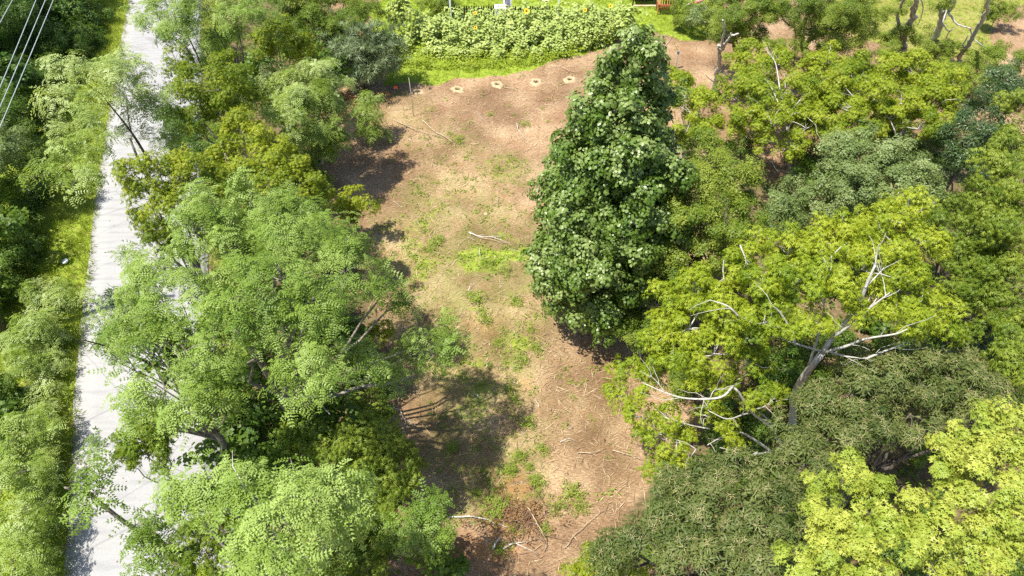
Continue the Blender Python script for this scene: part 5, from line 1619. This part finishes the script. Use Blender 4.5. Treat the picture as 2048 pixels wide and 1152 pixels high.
bare_tree('bare_tree', 'thickest grey bare trunk, leaning right, with a white crooked branch', 'dead tree', (1867, 78),
          [([(1866, 78, 0), (1876, 55, .9), (1893, 22, 2.2), (1908, 2, 3.2), (1922, -25, 4.6)], .19, .12), ([(1882, 35, 1.7), (1880, 10, 2.8), (1877, -15, 4)], .10, .07), ([(1895, 18, 2.4), (1890, 30, 2.2), (1886, 45, 1.9), (1892, 58, 1.5), (1900, 62, 1.4), (1911, 55, 1.6)], .045, .02), ([(1897, 24, 2.3), (1906, 38, 2), (1915, 48, 1.8), (1930, 54, 1.7), (1940, 58, 1.6), (1944, 72, 1.2)], .055, .03), ([(1900, 62, 1.4), (1892, 75, 1), (1889, 95, .4)], .03, .015), ([(1900, 15, 2.6), (1903, -5, 3.4), (1905, -20, 4)], .08, .06)], B_PALE, [(1880, 5, 3.4, 26)], GB)
bare_tree('bare_tree', 'slim bare trunk leaning right beside the brown field, rightmost of the bare trees', 'dead tree', (1919, 122),
          [([(1918, 124, 0), (1924, 106, .7), (1944, 78, 1.8), (1957, 52, 2.8), (1966, 38, 3.4), (1975, 10, 4.6), (1979, -20, 5.8)], .12, .07), ([(1922, 108, .7), (1925, 92, 1.2), (1937, 68, 2)], .05, .025), ([(1950, 80, 1.8), (1963, 90, 1.6), (1975, 97, 1.4)], .03, .01), ([(1964, 42, 3.2), (1962, 30, 3.6)], .03, .015), ([(1966, 40, 3.3), (1973, 36, 3.5)], .03, .012), ([(1946, 72, 2), (1942, 62, 2.3), (1940, 56, 2.5)], .04, .02)], B_PALE, None, GB)
br = 'scrubby bushes in front of the pasture'
for (bl, lab, sp) in (([(1880, 110, .9, 26), (1850, 95, 1, 24), (1905, 100, .8, 22)], 'light green scrub between the leaning bare trunks', 'mid'), ([(1990, 110, 1.2, 34), (1960, 125, 1.1, 32), (2020, 125, 1.4, 34)], 'weedy shrub next to the brown field under the slim bare trunk', 'mid'), ([(1900, 140, .9, 28), (1935, 150, 1, 30), (1960, 165, 1, 30)], 'green weedy shrub in front of the slim bare trunk', 'mid'),
                      ([(2020, 20, 1.2, 24), (1990, 8, 1.6, 26), (1980, 30, 1, 18)], 'shrub at the corner of the brown field', 'mid'), ([(1420, 30, 1.2, 28), (1400, 40, 1, 26), (1440, 50, .9, 26)], 'tangled grey green shrub next to the ride-on toy', 'round'), ([(1370, 35, .9, 24), (1360, 15, 1.2, 24)], 'leafy weeds between the brown bench and the toy', 'mid'), ([(1560, 100, .9, 26), (1600, 100, .8, 26), (1650, 100, .8, 28), (1530, 95, .9, 22)], 'scrub at the foot of the forked black trunk', 'mid'), ([(1720, 100, .9, 30), (1770, 90, .9, 28)], 'scrub between the forked black trunk and the bare trees', 'mid'),
                      ([(790, 22, 1.7, 15), (788, 40, 1.1, 13), (792, 8, 2.1, 14)], 'tall pale leaved weed left of the sunflower field', 'sun'), ([(808, 16, 1.9, 15), (806, 35, 1.2, 14), (810, 0, 2.3, 14)], 'second tall pale leaved weed, nearer the sunflower field', 'sun'), ([(880, 5, .9, 26), (855, 15, .7, 22), (900, 0, 1, 20)], 'leafy green growth beside the white end post of the fence', 'mid'),
                      ([(1258, 30, 1.4, 18), (1245, 45, 1.2, 18)], 'pale leafy sunflower clump just left of the low deck', 'sun')):
    if sp == 'sun':
        SPECIES['sun'] = dict(spray='big', mat=M_SUNFL, lai=3.4, size=.8, flat=.9, up=.6, bark=M_STEM, clump=.5)
    tree('shrub', lab, 'shrub', sp, bl, r=.03, group=br, limbs=False, twig=2, tint=.6)

# ---- brush heap and weeds in the clearing
heap = empty('brush_heap', P(1030, 1030))
tag(heap, 'low heap of dead brown brush and rusty leaves with weeds growing through it', 'brush heap')
mb = MB()
for _ in range(90):
    x, y = rng.normal(1035, 34), rng.normal(1032, 24)
    a = rnd(0, 6.28)
    p0 = P(x, y, rnd(.03, .22))
    p1 = p0 + np.array([math.cos(a), math.sin(a), rnd(-.1, .15)]) * rnd(.25, .8)
    p1[2] = max(p1[2], .02)
    mb.tube(bend(p0, p1, 4, .1, .05), np.linspace(rnd(.006, .014), .004, 4), 4, cap=False)
o = mb.build('dead_twigs', B_TWIG, heap)
o['kind'] = 'stuff'
n = 130
q = np.stack([rng.normal(1030, 34, n), rng.normal(1030, 24, n)], -1)
pos = np.array([P(x, y, rnd(.05, .26)) for x, y in q])
V, t = place_sprays('weed', pos, np.tile([0, 0, 1.0], (n, 1)) + rng.normal(size=(n, 3)) * .4, rng.uniform(.4, .9, n), rng.random(n))
o = link('dead_leaves', quads_mesh('dead_leaves', V, t, [M_RUST], None, tuple(heap.location)), heap)
o['kind'] = 'stuff'
wl, wg = 'small bright green leafy weed growing through the straw of the clearing', 'leafy weeds dotted over the clearing'
spots = [(905, 900), (1040, 915), (1025, 945), (1060, 935), (1070, 965), (955, 990), (1000, 1010), (990, 1035), (1005, 1000), (1112, 1016), (1028, 1060), (1000, 1100), (1075, 990), (1030, 800), (1055, 850), (955, 600), (1030, 605), (995, 690), (1060, 660), (970, 640), (870, 490), (860, 500), (1000, 340), (1050, 250), (980, 230), (920, 285), (1010, 545), (975, 530),
         (940, 590), (1075, 700), (880, 480), (900, 640), (1040, 720), (960, 770), (1020, 780), (1085, 900), (1010, 940), (985, 1020), (970, 1005), (1090, 1060), (1160, 1020), (1145, 990)]
proto = None
for i, (x, y) in enumerate(spots):
    c = P(x, y)
    if i % 7 == 0:
        root = empty('weed_plant', c)
        n = 40
        d = rng.normal(size=(n, 3)) * np.array([.17, .17, .07]) + np.array([0, 0, .14])
        V, t = place_sprays('weed', d, np.tile([0, 0, 1.0], (n, 1)) + rng.normal(size=(n, 3)) * .4, rng.uniform(.5, .9, n), rng.uniform(.4, 1, n))
        lv = link('foliage', quads_mesh('foliage', V, t, [M_WEED]), root)
        mb = MB()
        for k in range(6):
            mb.tube([(0, 0, -.02), (rnd(-.1, .1), rnd(-.1, .1), rnd(.12, .22))], [.006, .003], 4, cap=False)
        stem = link('stem', mb.mesh('stem', M_STEM), root)
        proto = (lv, stem)
    else:
        root = empty('weed_plant', c)
        for ch in proto:
            k_ = ch.copy()
            C.objects.link(k_)
            k_.parent = root
    s_ = rnd(.45, .95)
    root.scale = (s_, s_, s_ * rnd(.8, 1.2))
    root.rotation_euler = (0, 0, rnd(0, 6.28))
    tag(root, wl, 'weed', wg)

# ---- tall trees just beyond the frame, whose shade lies on the bank
proto = None
for i, (x, y, h) in enumerate([(-31.8, 44, 13), (-31.6, 39.5, 13), (-31.2, 34, 12.5), (-30.2, 28.5, 12), (-30.5, 24, 11), (-36, 42, 14), (-35, 36, 14)]):
    root = empty('shade_tree', (x, y, 0))
    tag(root, 'tall dark tree standing in the row beyond the thicket on the bank', 'tree', 'tall trees in the row behind the bank')
    if proto is None:
        bw = [(np.array([rnd(-2, 2), rnd(-2, 2), z]), rnd(1.5, 2.2), 0) for z in (5, 6, 6.5, 7.5, 8, 8.5, 9.5, 10.5) for _ in range(2)]
        V, t, m, _ = crown_quads('shade', bw, 1.2)
        cr = link('crown', quads_mesh('crown', V, t, [M_DARK], m), root)
        mb = MB(); mb.tube([(0, 0, -.2), (.1, 0, 4), (0, .1, 9)], [.26, .2, .08], 9)
        proto = (cr, link('trunk', mb.mesh('trunk', B_DARK), root))
    else:
        for ch in proto:
            k_ = ch.copy()
            C.objects.link(k_)
            k_.parent = root
    s_ = h / 12
    root.scale = (s_, s_, s_)
    root.rotation_euler = (0, 0, i * 1.3)

tri = sum(sum(max(1, n - 2) for n in ([len(p.vertices) for p in me.polygons] if len(me.polygons) < 4000 else [4] * len(me.polygons))) for me in bpy.data.meshes)
print('TRIANGLES', tri, 'OBJECTS', len(bpy.data.objects))
